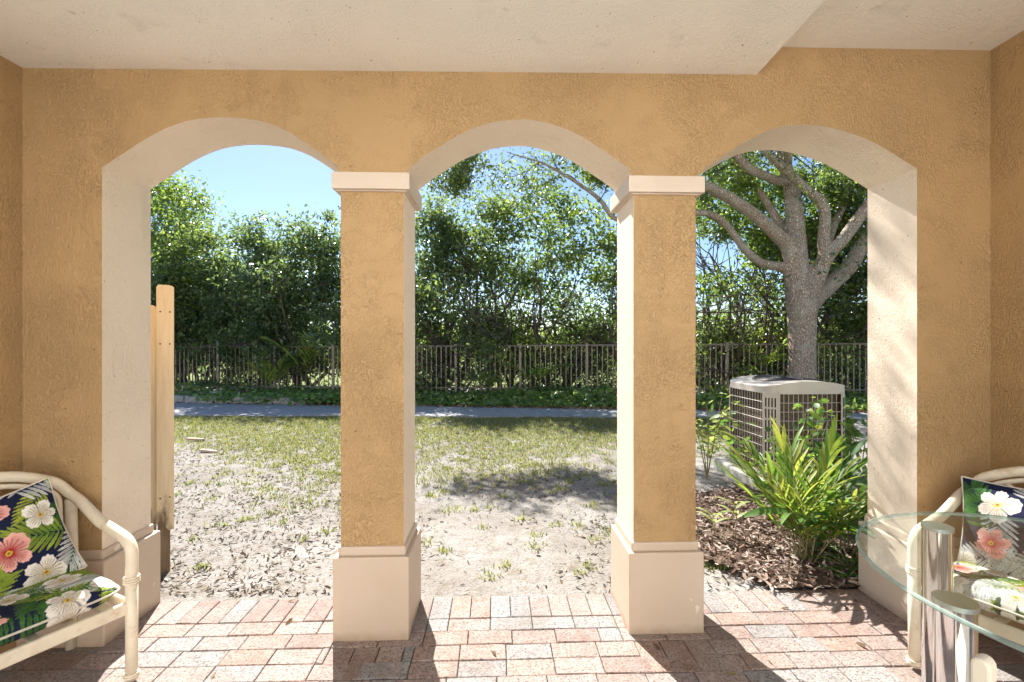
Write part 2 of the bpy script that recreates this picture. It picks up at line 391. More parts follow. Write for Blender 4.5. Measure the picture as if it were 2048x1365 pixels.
top = [(uL - 0.15, 0.0), (jl, 0.0)] + a1 + a2 + a3 + [(jr, 0.0), (uR + 0.15, 0.0)]
wm = MB()
for (ua, za), (ub, zb) in zip(top[:-1], top[1:]):
    if ub - ua > 1e-5:                                # front and back skins, strip by strip
        wm.add(TW([(ua, 0, za), (ub, 0, zb), (ub, 0, ZT), (ua, 0, ZT)]), [(0, 1, 2, 3)], 0)
        wm.add(TW([(ua, T, za), (ub, T, zb), (ub, T, ZT), (ua, T, ZT)]), [(3, 2, 1, 0)], 0)
for (ua, za), (ub, zb) in zip(top[1:-2], top[2:-1]):  # reveals
    if abs(ub - ua) + abs(zb - za) > 1e-5: wm.add(TW([(ua, 0, za), (ua, T, za), (ub, T, zb), (ub, 0, zb)]), [(0, 1, 2, 3)], 1)
wm.build('arcade_wall', [M['ochre'], M['reveal']], LOG)
for i, (u0, u1) in enumerate(SH):
    sh = MB(); sh.box(u0, u1, 0, T, 0.36, ZC - 0.01, T=TW)
    sh.M = [0, 0, 0, 1, 1, 1]
    col = sh.build('column', [M['ochre'], M['reveal']], LOG, bevel=0.004)
    c = MB(); c.box(u0 - 0.03, u1 + 0.03, -0.03, T + 0.03, ZC - 0.078, ZC - 0.003, T=TW); c.box(u0 - 0.015, u1 + 0.015, -0.015, T + 0.015, ZC - 0.084, ZC - 0.0785, T=TW)
    c.build('capital', M['cap'], col, bevel=0.004)
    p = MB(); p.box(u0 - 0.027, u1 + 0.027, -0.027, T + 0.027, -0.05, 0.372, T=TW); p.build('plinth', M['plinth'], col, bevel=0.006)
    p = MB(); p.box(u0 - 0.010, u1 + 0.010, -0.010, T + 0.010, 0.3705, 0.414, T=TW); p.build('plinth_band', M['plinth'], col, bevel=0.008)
for (u0, u1, e0, e1) in ((uL - 0.1, jl, 0, 1), (jr, uR + 0.1, 1, 0)):
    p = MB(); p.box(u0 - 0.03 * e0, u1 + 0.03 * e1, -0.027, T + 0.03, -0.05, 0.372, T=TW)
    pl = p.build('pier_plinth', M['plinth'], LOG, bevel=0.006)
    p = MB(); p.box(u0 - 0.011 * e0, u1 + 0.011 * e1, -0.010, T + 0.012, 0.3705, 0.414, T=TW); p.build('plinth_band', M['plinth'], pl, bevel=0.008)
YB = 0.52                                             # ceiling, side walls and roof cut short here to let light in
zl, zr, zh = HCAM + 1.216, HCAM + 1.253, HCAM + 1.385
def slab(name, x0, x1, za, zb, zt, mat, lift=0.0):
    ys0, ys1 = YB, 2.30
    V = [(x0, ys0, za), (x1, ys0, zb), (x1, D + K * x1 + 0.1, zb), (x0, D + K * x0 + 0.1, za)]
    V += [(x, y, zt) for x, y, z in V]
    return mesh(name, V, [(0, 3, 2, 1), (4, 5, 6, 7), (0, 1, 5, 4), (1, 2, 6, 5), (2, 3, 7, 6), (3, 0, 4, 7)], mat, LOG)
XS = 1.147
slab('dropped_ceiling', uL - 0.12, XS, zl, zr + 0.002, zh + 0.2, M['cream'])
slab('ceiling', XS + 0.003, uR + 0.12, zh, zh + 0.008, zh + 0.2, M['cream'])
for (x, xo, sgn) in ((uL, uL - 0.2, 1), (uR, uR + 0.2, -1)):
    yf = D + K * x
    V = [(x, YB, -0.05), (x, yf + 0.05, -0.05), (xo, yf + 0.05, -0.05), (xo, YB, -0.05)]
    V += [(a, b, 2.90) for a, b, c in V]
    mesh('side_wall', V, [(0, 1, 5, 4), (1, 2, 6, 5), (2, 3, 7, 6), (3, 0, 4, 7), (4, 5, 6, 7)], M['ochre'], LOG)
# sunlit wall and pale slab added unseen behind the camera, bouncing light inside
hb = MB(); hb.box(-8, 8, -5.3, -5.0, -0.1, 5.6); hb.build('bounce_wall', M['white_stucco'], LOG)
tb = MB(); tb.box(-8, 8, -5.01, -1.06, -0.12, -0.004); tag(tb.build('bounce_slab', M['bounce_slab']), kind='structure')  # unseen slab added to throw sunlight up at the ceiling
# unseen roof blocks sun over the arcade, cut short behind to admit light
rb = MB(); rb.box(uL - 0.25, uR + 0.25, YB + 0.05, 2.75, 2.905, 3.1); rb.build('roof', M['ochre'], LOG)

# ------------------------------------------------------------------ pavers (one paving, brick pattern in its mesh)
pav = MB(); PAL = [(0.40, 0.285, 0.24), (0.385, 0.26, 0.21), (0.335, 0.325, 0.315), (0.42, 0.325, 0.28), (0.36, 0.295, 0.27), (0.315, 0.31, 0.305), (0.41, 0.31, 0.27), (0.33, 0.23, 0.195)]
def brick(u0, u1, v0, v1):
    g = 0.0019; z = random.uniform(-0.0025, 0.0015); c = np.array(random.choice(PAL)) * random.uniform(0.88, 1.1)
    u0 += g; u1 -= g; v0 += g; v1 -= g; b = 0.0032
    V = np.array([(u0, v0, -0.05), (u1, v0, -0.05), (u1, v1, -0.05), (u0, v1, -0.05), (u0, v0, z - b * .8), (u1, v0, z - b * .8), (u1, v1, z - b * .8), (u0, v1, z - b * .8),
                  (u0 + b, v0 + b, z), (u1 - b, v0 + b, z), (u1 - b, v1 - b, z), (u0 + b, v1 - b, z)])
    V[8:, 2] += np.array([random.uniform(-.001, .001) for _ in range(4)])
    F = [(0, 1, 5, 4), (1, 2, 6, 5), (2, 3, 7, 6), (3, 0, 4, 7), (4, 5, 9, 8), (5, 6, 10, 9), (6, 7, 11, 10), (7, 4, 8, 11), (8, 9, 10, 11)]
    pav.add(TW(V), F, 0, c)
vE = T + 0.035                                        # outer edge of the paving, just past the wall
u = -2.3
while u < 2.5:
    brick(u, u + 0.1, vE - 0.2, vE); u += 0.1
row = 0; v = vE - 0.2
front_bands = [(s[0] - 0.02, s[1] + 0.02) for s in SH]
while v > -3.15:
    off = [0, 0.1, 0.03, 0.13, 0.07, 0.17][row % 6] if row % 6 else 0.0
    u = -2.5 - off
    while u < 2.6:
        L = 0.2 if random.random() > 0.06 else 0.1
        u1 = u + L
        hit = None
        if -0.24 < v - 0.1 and v <= 0.0:
            for f0, f1 in front_bands:
                if u < f1 and u1 > f0: hit = (f0, f1)
        if hit is None: brick(u, u1, v - 0.1, v)
        else:
            if u < hit[0] - 0.02: brick(u, hit[0], v - 0.1, v)
            if u1 > hit[1] + 0.02: brick(hit[1], u1, v - 0.1, v)
        u = u1
    v -= 0.1; row += 1
for f0, f1 in front_bands:
    nb = round((f1 - f0) / 0.1); st = (f1 - f0) / nb
    k0 = vE - 0.2 - 0.1 * math.ceil((vE - 0.2) / 0.1) 
    for i in range(nb): brick(f0 + i * st, f0 + (i + 1) * st, k0 - 0.2, k0)
V = TW(np.array([(-2.6, -3.2, -0.011), (2.7, -3.2, -0.011), (2.7, vE, -0.011), (-2.6, vE, -0.011), (2.7, vE, -0.06), (-2.6, vE, -0.06)]))
pav.add(V, [(0, 1, 2, 3), (3, 2, 4, 5)], 1)
tag(pav.build('paved_patio', [M['paver'], M['grout']], colored=True), kind='structure')

# ------------------------------------------------------------------ foliage generators
def leaf_mesh(name, C, size, cols, parent, mat, aspect=0.42, up=0.35, seed=0, kind=None):
    r = np.random.default_rng(seed); n = len(C); C = np.asarray(C)
    L = size * r.uniform(0.65, 1.3, n)[:, None]
    d = r.normal(size=(n, 3)); d[:, 2] -= 0.35; d /= np.linalg.norm(d, axis=1)[:, None]
    q = r.normal(size=(n, 3)); q[:, 2] += up * 3; s = np.cross(d, q); s /= np.linalg.norm(s, axis=1)[:, None] + 1e-9
    nn = np.cross(s, d)
    a = C - d * L * 0.5; t = C + d * L * 0.5 - nn * L * 0.08; m1 = C + s * L * aspect * 0.5 + nn * L * 0.08 - d * L * .05; m2 = C - s * L * aspect * 0.5 + nn * L * 0.08 - d * L * .05
    V = np.stack([a, m1, t, m2], 1).reshape(-1, 3); b = np.arange(n)[:, None] * 4
    F = np.vstack([b + np.array([0, 1, 2]), b + np.array([0, 2, 3])])
    pal = np.asarray(cols); grp = np.floor(vnoise(C[:, 0] + 50, C[:, 2] * 1.0 + C[:, 1] * 0.7 + 50, seed, 2, 1.6) * 2.6 * len(pal)).astype(int) % len(pal)
    pick = np.where(r.random(n) < 0.55, grp, r.integers(0, len(pal), n)); c = pal[pick] * r.uniform(0.7, 1.3, (n, 1))
    o = mesh(name, V, F, mat, parent, cols=np.repeat(c, 4, 0))
    if kind: tag(o, kind=kind)
    return o
DARK = [(0.100, 0.150, 0.075), (0.115, 0.170, 0.075), (0.085, 0.130, 0.075), (0.165, 0.21, 0.075)]
MID = [(0.130, 0.180, 0.068), (0.095, 0.140, 0.062), (0.175, 0.22, 0.07), (0.078, 0.116, 0.058)]
LIGHT = [(0.16, 0.23, 0.045), (0.12, 0.19, 0.04), (0.21, 0.26, 0.06), (0.09, 0.145, 0.034)]
YEL = [(0.24, 0.28, 0.055), (0.18, 0.25, 0.05), (0.28, 0.27, 0.055), (0.13, 0.19, 0.045)]

def grow(base, direction, length, rad, depth, r, out, tips, curl=0.25, up=0.12):
    n = 5; P = [np.array(base, dtype=float)]; d = np.array(direction, dtype=float); d /= np.linalg.norm(d)
    for i in range(n):
        d = d + r.normal(size=3) * curl * 0.5 + np.array([0, 0, up * 0.4]); d /= np.linalg.norm(d); P.append(P[-1] + d * length / n)
    out.append((np.array(P), [rad, rad * 0.55]))
    if depth == 0: tips.append(P[-1]); tips.append(P[3]); return
    for k in range(r.integers(2, 5)):
        i = r.integers(1, n + 1); nd = d + r.normal(size=3) * 0.75; 
        grow(P[i], nd, length * r.uniform(0.5, 0.75), rad * 0.5, depth - 1, r, out, tips, curl, up)
def clump_points(r, center, radii, nclump, per, cr, floor=None, hollow=0.35, pts=None):
    """leaf positions gathered in clumps through an ellipsoid's volume (denser to the outside)"""
    out = []
    for k in range(nclump):
        d = r.normal(size=3); d /= np.linalg.norm(d); rr = (hollow + (1 - hollow) * r.random() ** 0.7)
        c = np.array(center) + d * rr * np.array(radii)
        if pts is not None and len(pts) and r.random() < 0.5: c = pts[r.integers(len(pts))] + r.normal(size=3) * 0.15
        s = cr * r.uniform(0.6, 1.4); p = c + r.normal(size=(int(per * r.uniform(0.6, 1.4)), 3)) * s * np.array([1, 1, 0.7])
        out.append(p)
    P = np.vstack(out)
    if floor is not None: P = P[P[:, 2] > floor]
    return P

HEDGE = 12.55
def at_px(px, c=HEDGE):
    a = (px - CX) / FPX; d = c / (1 + 0.12 * a); return np.array([a * d, d])
def zof(py, d): return HCAM - (py - CY) / FPX * d
def tree(name, label, px, top, bottom, width, nclump, pal, c=HEDGE, seed=1, per=95, cr=0.24, stems=4, leaf=0.125, depth=3, group='trees behind the iron fence', thick=0.07, spread=0.5):
    r = np.random.default_rng(seed); x, d = at_px(px, c); zt, zb = zof(top, d), zof(bottom, d)
    root = empty(name, label, 'tree', (x, d, -0.1), 0, group)
    segs, tips = [], []
    for s in range(stems):
        grow((r.normal() * 0.3, r.normal() * 0.2, 0), (r.normal() * spread, r.normal() * spread * 0.5, 1), (zt) * 0.42, thick * r.uniform(0.7, 1.2), depth, r, segs, tips)
    mb = MB()
    for P, rd in segs: mb.tube(smooth_path(P, 2), [max(rd[0], 0.011), max(rd[1], 0.009)], 6 if rd[0] > 0.02 else 4)
    mb.build('trunk', M['twig'], root, smooth=True)
    tips = [t for t in tips if t[2] < zt + 0.3]
    P = clump_points(r, (0, 0, (zt + zb) / 2 + 0.1), (width, 0.75, (zt - zb) / 2), nclump, per, cr, floor=0.15, pts=tips)
    P = P[P[:, 2] < zt + 0.25]
    leaf_mesh('crown', P, leaf, pal, root, M['leaf'], seed=seed, aspect=0.5)
    return root
tree('pale_tree', 'tall pale green tree rising highest against the sky beside the leftmost arch', 330, 335, 560, 1.5, 170, LIGHT + MID[:1], c=14.6, seed=11, leaf=0.13, cr=0.34, thick=0.09)
tree('evergreen_tree', 'bushy tree with sunlit olive leaves just right of the tall pale tree', 395, 455, 690, 1.15, 190, MID + LIGHT[:1], seed=12)
tree('evergreen_tree', 'dense dark evergreen, rounded top, in the middle of the leftmost arch', 500, 425, 690, 1.15, 175, DARK, seed=13)
tree('evergreen_tree', 'dark leafy tree against the left edge of the left column', 625, 415, 640, 1.05, 135, DARK + MID[:2], seed=14)
tree('evergreen_tree', 'shadowed tree mostly hidden behind the left column', 745, 410, 690, 1.0, 130, DARK + MID[:1], seed=15)
tree('thicket_tree', 'leafy tree seen just right of the left column', 880, 395, 640, 0.95, 100, MID + DARK[:2], seed=16, stems=6)
tree('thicket_tree', 'open green tree standing in the middle of the central arch', 1000, 380, 600, 1.0, 92, MID + LIGHT[:1], seed=17, stems=7)
tree('thicket_tree', 'twiggy tree with pale gaps in its crown, right half of the central arch', 1125, 372, 580, 1.0, 82, MID + LIGHT[:2], seed=18, stems=7)
tree('thicket_tree', 'sparse tree partly hidden behind the right column', 1255, 390, 600, 1.0, 56, MID + LIGHT[:1], seed=19, stems=6)
tree('bare_tree', 'nearly bare tangle of stems between the right column and the oak', 1440, 330, 470, 1.1, 60, LIGHT + MID[:1], seed=20, stems=13, thick=0.05, spread=0.8)
tree('bare_tree', 'thin leafy thicket directly behind the oak trunk', 1570, 320, 560, 1.1, 90, LIGHT + MID[:2], seed=21, stems=6, thick=0.05, spread=0.7)
tree('thicket_tree', 'dense green tree to the right of the oak trunk', 1700, 320, 690, 1.2, 150, MID + DARK[:1] + LIGHT[:1], seed=22, stems=4)
tree('thicket_tree', 'green tree hidden behind the right pier', 1850, 330, 690, 1.2, 110, MID, seed=23, stems=4)
tree('evergreen_tree', 'dark tree hidden behind the left pier', 200, 430, 690, 1.3, 120, DARK, seed=24)
# low bushes just behind the fence, more open ones far behind
for i, (px, top, wd, pal, c, lb, nc) in enumerate([
    (350, 560, 0.95, DARK, 12.3, 'dark bush pressed against the fence beside the wooden fence board', 90), (470, 590, 0.9, DARK, 12.3, 'dark bush behind the fence with brown twigs above it', 80),
    (590, 610, 0.8, DARK + MID[:1], 12.3, 'bush behind the fence near the long palm frond', 50), (690, 600, 0.8, DARK, 12.2, 'low bush behind the fence at the edge of the left column', 60),
    (860, 620, 0.75, MID + DARK[:2], 12.2, 'low bush behind the fence just right of the left column', 42), (960, 640, 0.7, YEL[:2] + MID, 12.3, 'yellow tinged bush low behind the fence in the central arch', 32),
    (1085, 610, 0.8, MID + LIGHT[:1], 12.2, 'bright green bush poking over the fence rail in the central arch', 45), (1200, 640, 0.7, MID + DARK[:1], 12.2, 'small bush behind the fence near the right column', 36),
    (1420, 610, 0.7, MID + YEL[:1], 12.2, 'bush behind the fence just right of the right column', 45), (1530, 640, 0.7, YEL + MID[:1], 12.3, 'yellow green bush low behind the fence left of the oak', 36), (1700, 600, 0.9, DARK + MID[:2], 12.1, 'broad dark bush behind the fence right of the oak', 80)]):
    r = np.random.default_rng(60 + i); x, d = at_px(px, c + 0.4); zt = zof(top, d)
    root = empty('bush', lb, 'bush', (x, d, -0.1), 0, 'bushes behind the iron fence'); mb = MB(); tips = []; segs = []
    for s in range(5): grow((r.normal() * 0.25, r.normal() * 0.1, 0), (r.normal() * 0.5, r.normal() * 0.3, 1), zt * 0.5, 0.022, 2, r, segs, tips)
    for P, rd in segs: mb.tube(P, [max(rd[0], 0.007), 0.005], 4)
    mb.build('stems', M['twig'], root)
    P = clump_points(r, (0, 0, zt * 0.55), (wd, 0.36, zt * 0.5), nc, 80, 0.17, floor=0.1, pts=tips); leaf_mesh('foliage', P, 0.105, pal, root, M['leaf'], seed=60 + i)
for i in range(9):
    px = 330 + i * 175; r = np.random.default_rng(90 + i); x, d = at_px(px, 21 + (i % 3) * 3); zt = 1.5 + 0.9 * r.random()
    root = empty('far_bush', ['sunlit yellow green bush far behind the hedge trees, glimpsed through gaps'][0], 'bush', (x, d, -0.15), 0, 'sunlit bushes far behind the hedge')
    P = clump_points(r, (0, 0, zt * 0.5), (1.7, 1.0, zt * 0.55), 90, 60, 0.35, floor=0.1); leaf_mesh('foliage', P, 0.2, YEL + LIGHT[:2], root, M['leaf'], seed=90 + i)
    mb = MB()
    for s in range(4): mb.tube([(0, 0, 0), (r.normal() * 0.2, 0, zt * 0.4), (r.normal() * 0.6, 0, zt * 0.8)], [0.04, 0.02], 5)
    mb.build('stems', M['twig'], root)
r = np.random.default_rng(500); P = []
for x in np.arange(-75, 75, 1.6):
    h = 2.6 + 1.6 * vnoise(np.array([x]), np.array([0.0]), 9, 3, 0.11)[0]
    P.append(np.array([x, 62, h * 0.5]) + r.normal(size=(120, 3)) * np.array([1.2, 1.0, h * 0.24]))
P = np.vstack(P); P = P[P[:, 2] > -0.1]
leaf_mesh('treeline', P, 0.75, LIGHT + MID, None, M['leaf'], aspect=0.7, seed=501, kind='stuff')

# ------------------------------------------------------------------ oak
OAK = empty('oak_tree', 'large oak with grey furrowed bark and spreading limbs behind the air conditioner', 'tree', (0, 0, 0))
DO = 9.6
def limb(P, dd, rad):
    q = np.array([pt(x, y, DO + e) for (x, y), e in zip(P, np.interp(np.linspace(0, 1, len(P)), np.linspace(0, 1, len(dd)), dd))]) if not isinstance(P, np.ndarray) else P
    return smooth_path(q, 5), [a * 0.79 * DO / FPX for a in rad]
LIMBS = [
    limb([(1604, 845), (1604, 800), (1604, 755), (1604, 700), (1604, 650), (1603, 605), (1600, 570)], [0], [48, 36, 32, 31, 32, 36, 34]),
    limb([(1602, 620), (1596, 569), (1592, 508), (1590, 446), (1584, 385), (1574, 345), (1560, 290), (1530, 220), (1500, 120)], [0, 0, .2, .3, .2], [33, 30, 26, 22, 19, 16, 13, 9, 5]),
    limb([(1582, 360), (1556, 362), (1530, 352), (1502, 340), (1481, 319), (1450, 280), (1420, 230)], [0.1, -.4], [13, 12, 11, 11, 10, 8, 5]),
    limb([(1580, 470), (1551, 434), (1514, 376), (1485, 345), (1450, 300)], [0.3, 1.1], [11, 11, 9, 8, 5]),
    limb([(1590, 540), (1578, 495), (1555, 471), (1514, 434), (1473, 405), (1432, 382), (1405, 370), (1340, 352), (1280, 318), (1200, 250), (1100, 190)], [0, -.3, -.8, -1.6], [22, 20, 17, 15, 14, 13, 12, 10, 8, 6, 3]),
    limb([(1592, 560), (1567, 536), (1526, 528), (1494, 504), (1469, 471), (1448, 446), (1424, 430), (1393, 426), (1320, 434), (1235, 440), (1200, 400), (1160, 370), (1120, 345), (1080, 325), (1030, 310), (985, 292)], [0, -.2, -.5, -1.0], [15, 13, 11, 10, 9, 9, 8.5, 8, 7, 6, 5.5, 5, 4, 3.2, 2.4, 1.5]),
    limb([(1606, 625), (1613, 602), (1633, 553), (1650, 512), (1647, 479), (1650, 438), (1643, 405), (1613, 380), (1580, 348), (1547, 319), (1500, 270)], [0, -.2, -.3, -.5], [26, 25, 22, 17, 14, 13, 13, 11, 11, 9, 5]),
    limb([(1645, 530), (1662, 504), (1686, 479), (1719, 434), (1744, 401), (1800, 330), (1870, 240)], [-.2, -.3, -.6], [17, 16, 15, 14, 13, 10, 6]),
    limb([(1610, 620), (1633, 594), (1670, 561), (1703, 528), (1736, 467), (1800, 390), (1880, 300)], [0, .5, 1.0], [26, 23, 21, 20, 18, 14, 8]),
    limb([(1650, 500), (1670, 446), (1690, 405), (1707, 364), (1720, 300)], [.4, 1.0], [11, 10, 9, 7, 4]),
    # limbs above the picture that carry the crown over the yard
    limb(np.array([pt(1560, 290, DO + .2), (3.4, 8.6, 6.4), (1.8, 7.8, 7.0), (0.2, 7.4, 7.4), (-1.2, 7.2, 7.6)]), [0], [11, 9, 7, 5, 3]),
    limb(np.array([pt(1574, 345, DO), (4.6, 7.6, 6.2), (3.8, 6.2, 7.0), (3.2, 5.2, 7.4)]), [0], [11, 9, 6, 3]),
    limb(np.array([pt(1744, 401, DO - .5), (8.6, 8.4, 6.2), (9.3, 7.4, 7.2)]), [0], [11, 8, 4]),
]
ob = MB()
for P, rd in LIMBS: ob.tube(P, rd, 12)
tr = ob.build('trunk', M['oak'], OAK, smooth=True)
rm = tr.modifiers.new('fuse', 'REMESH'); rm.mode = 'VOXEL'; rm.voxel_size = 0.028; rm.use_smooth_shade = True
sm = tr.modifiers.new('smooth', 'SMOOTH'); sm.iterations = 3; sm.factor = 0.5
# twigs and leaves
r = np.random.default_rng(77); tw = MB(); LP = []
def spray(base, direction, length, n, rad=0.012, leaf_sd=0.10, per=26, depth=2):
    segs, tips = [], []
    grow(base, direction, length, rad, depth, r, segs, tips, 0.35, 0.0)
    for P, rd in segs:
        tw.tube(P, [max(rd[0], 0.006), 0.004], 4)
    for P, rd in segs:
        for q in P[1:]: LP.append(q + r.normal(size=(per, 3)) * leaf_sd)
# visible sprays under the central arch crown
for (px, py, d, dx, dz, L) in [(1160, 370, 9.0, -0.5, 0.3, 0.8), (1120, 345, 8.6, -0.6, 0.5, 0.8), (1080, 325, 8.6, -.7, -.4, 0.7), (1030, 310, 8.6, -1, -.5, .8), (985, 292, 8.6, -1, -.7, 0.9), (1200, 400, 8.7, .3, .7, .8),
                               (930, 300, 8.5, -.8, -.4, .8), (870, 325, 8.6, -.5, -.5, .5), (1205, 330, 8.5, .2, -.6, .5)]:
    spray(pt(px, py, d + 0.35), (dx, 0.2, dz), L, 0, per=7, leaf_sd=0.13)
for (px, py, dx, dz, L) in ((905, 318, -.6, -.5, .6), (935, 330, -.4, -.3, .6), (960, 305, -.6, -.3, .6), (1150, 345, -.2, .5, .5), (1200, 370, .3, .3, .5)):
    spray(pt(px, py, 9.0), (dx, 0.2, dz), L, 0, per=13, leaf_sd=0.12)
for (px, py, d, dx, dz, L) in [(1430, 300, 9.3, -.3, -.6, .7), (1480, 300, 9.9, .2, -.6, .8), (1640, 300, 9.9, .3, -.6, .9), (1680, 330, 10.0, .2, -.7, .9), (1720, 360, 9.9, .2, -.6, .8),
                               (1450, 340, 10.4, -.5, .2, 1.0), (1690, 400, 10.6, .4, .3, 1.0), (1650, 350, 10.5, .1, .3, 1.0), (1540, 330, 10.5, -.2, .2, 1.0), (1620, 420, 10.7, .3, .1, .9), (1420, 410, 10.4, -.3, -.3, .8), (1700, 470, 10.6, .4, -.2, .8), (1510, 460, 10.7, -.3, 0, .8)]:
    spray(pt(px, py, d), (dx, abs(r.normal()) * 0.3, dz), L, 0, per=15)
# the crown overhead
for P, rd in LIMBS[1:]:
    for q in P[len(P) // 2:]:
        if q[2] > 5.3: 
            for k in range(1): spray(q, r.normal(size=3) * (1, 1, .5), 1.3, 0, 0.02, 0.16, 16, 1)
for k in range(70):
    c = np.array([r.uniform(0.3, 11), r.uniform(6.5, 11.5), 0]); c[2] = 6.6 + 1.6 * r.random() + max(0, 9.5 - c[1]) * 0.05
    if c[0] < 2.8 and r.random() < 0.85: continue
    spray(c, r.normal(size=3) * (1, 1, .4), 1.4, 0, 0.02, 0.2, 16, 1)
tw.build('twigs', M['twig'], OAK)
LP = np.vstack(LP); LP = LP[(LP[:, 1] > 4.0)]
leaf_mesh('crown', LP, 0.09, MID + LIGHT, OAK, M['leaf'], seed=78, aspect=0.42)

# ------------------------------------------------------------------ iron fence
def fy(x): return 11.45 - 0.12 * x
def ftop(x): return 1.255 + 0.006 * x
FEN = empty('iron_fence', 'long weathered brown iron picket fence beyond the path', 'fence', (0, fy(0), 0)); FEN.location = (0, 0, 0)
xs = np.linspace(-13, 14, 10)
for zz in (0.0, -1.04):
    m = MB(); m.tube([(x, fy(x), ftop(x) + zz) for x in xs], 0.02 if zz == 0 else 0.017, 4); m.build('rail', M['iron'], FEN)
posts = []; x = -12.6
while x < 13.5: posts.append(x); x += 1.60
for x in posts:
    m = MB(); m.box(x - 0.029, x + 0.029, fy(x) - 0.029, fy(x) + 0.029, -0.12, ftop(x) + 0.035); m.box(x - 0.035, x + 0.035, fy(x) - 0.035, fy(x) + 0.035, ftop(x) + 0.0355, ftop(x) + 0.05); m.build('post', M['iron'], FEN)
def picket(x):
    m = MB(); m.box(x - 0.0105, x + 0.0105, fy(x) - 0.0105, fy(x) + 0.0105, 0.12, ftop(x) - 0.008); return m
pk = [p + (k + 1) * 1.60 / 13 for p in posts[:-1] for k in range(12)]
vis = sorted([x for x in pk if 330 < CX + x / fy(x) * FPX < 700 or 825 < CX + x / fy(x) * FPX < 1245 or 1385 < CX + x / fy(x) * FPX < 1750], key=lambda x: abs(x))[:100]
for x in vis: picket(x).build('picket', M['iron'], FEN)
rest = MB()
for x in pk:
    if x not in vis: rest.box(x - 0.0105, x + 0.0105, fy(x) - 0.0105, fy(x) + 0.0105, 0.12, ftop(x) - 0.008)
tag(rest.build('pickets', M['iron'], FEN), kind='stuff')

# ------------------------------------------------------------------ ground cover, grass, litter, mulch
r = np.random.default_rng(201)
def flat_leaves(name, P, size, cols, mat, tilt=0.35, seed=0, aspect=0.8, kind='stuff'):
    r = np.random.default_rng(seed); n = len(P); a = r.uniform(0, 2 * np.pi, n)
    nrm = r.normal(size=(n, 3)) * tilt; nrm[:, 2] += 1; nrm /= np.linalg.norm(nrm, axis=1)[:, None]
    d = np.stack([np.cos(a), np.sin(a), np.zeros(n)], 1); d -= nrm * np.sum(d * nrm, 1)[:, None]; d /= np.linalg.norm(d, axis=1)[:, None]
    s = np.cross(nrm, d); L = size * r.uniform(0.5, 1.4, n)[:, None]; A = aspect * r.uniform(0.7, 1.2, n)[:, None]
    cu = r.uniform(-0.05, 0.28, n)[:, None]
    prof = [(-.5, 0, 0), (-.25, .42, .2), (.15, .4, .25), (.5, 0, .1), (.15, -.4, .25), (-.25, -.42, .2)]
    V = np.stack([P + d * L * u_ + s * L * A * w_ + nrm * L * cu * h_ for u_, w_, h_ in prof], 1).reshape(-1, 3)
    b = np.arange(n)[:, None] * 6; F = np.vstack([b + np.array([0, 1, 2, 3]), b + np.array([0, 3, 4, 5])])
    pal = np.asarray(cols); c = pal[r.integers(0, len(pal), n)] * r.uniform(0.7, 1.3, (n, 1))
    o = mesh(name, V, F, mat, cols=np.repeat(c, 6, 0)); return tag(o, kind=kind)
n = 15000; x = r.uniform(-11, 11, n); t = r.random(n)
front = np.where(x < -3.4, path_back(x) + 0.28, path_back(x) + 0.1)
y = front + t ** 1.3 * (fy(x) + 0.7 - front)
h = 0.02 + 0.26 * vnoise(x, y, 5, 3, 0.7) * np.clip((y - front) * 1.6, 0.15, 1) * 1.4
keep = r.random(n) < np.where(x < -6.0, 0.25, np.where(x > 2.2, 0.55, 1.0))
P = np.stack([x, y, h * r.uniform(0.3, 1.0, n)], 1)[keep]
flat_leaves('ground_cover', P, 0.13, [(0.17, 0.27, 0.09), (0.12, 0.20, 0.07), (0.22, 0.32, 0.10), (0.27, 0.36, 0.13)], M['leaf'], 0.55, 202)
# trailing clumps of cover that spill over the kerb
xs_ = np.concatenate([r.normal(c, 0.28, 260) for c in (-5.4, -4.4, -3.9, -3.3, -6.4)]); ys_ = path_back(xs_) + r.normal(0.12, 0.18, len(xs_))
flat_leaves('trailing_cover', np.stack([xs_, ys_, 0.06 + 0.16 * r.random(len(xs_))], 1), 0.10, [(0.15, 0.25, 0.08), (0.20, 0.30, 0.09)], M['leaf'], 0.6, 203)
# dry leaves beside the path
n = 7500; x = r.uniform(-9, 11, n); y = path_back(x) + np.abs(r.normal(0, 0.4, n)) - 0.12; kp = r.random(n) < np.clip((x + 3.5) / 4, 0.15, 1); x, y = x[kp], y[kp]; n = len(x)
flat_leaves('fallen_leaves', np.stack([x, y, np.full(n, 0.012)], 1), 0.075, [(0.32, 0.16, 0.09), (0.40, 0.25, 0.15), (0.20, 0.10, 0.06), (0.48, 0.33, 0.22)], M['chip'], 0.35, 204, 0.5)

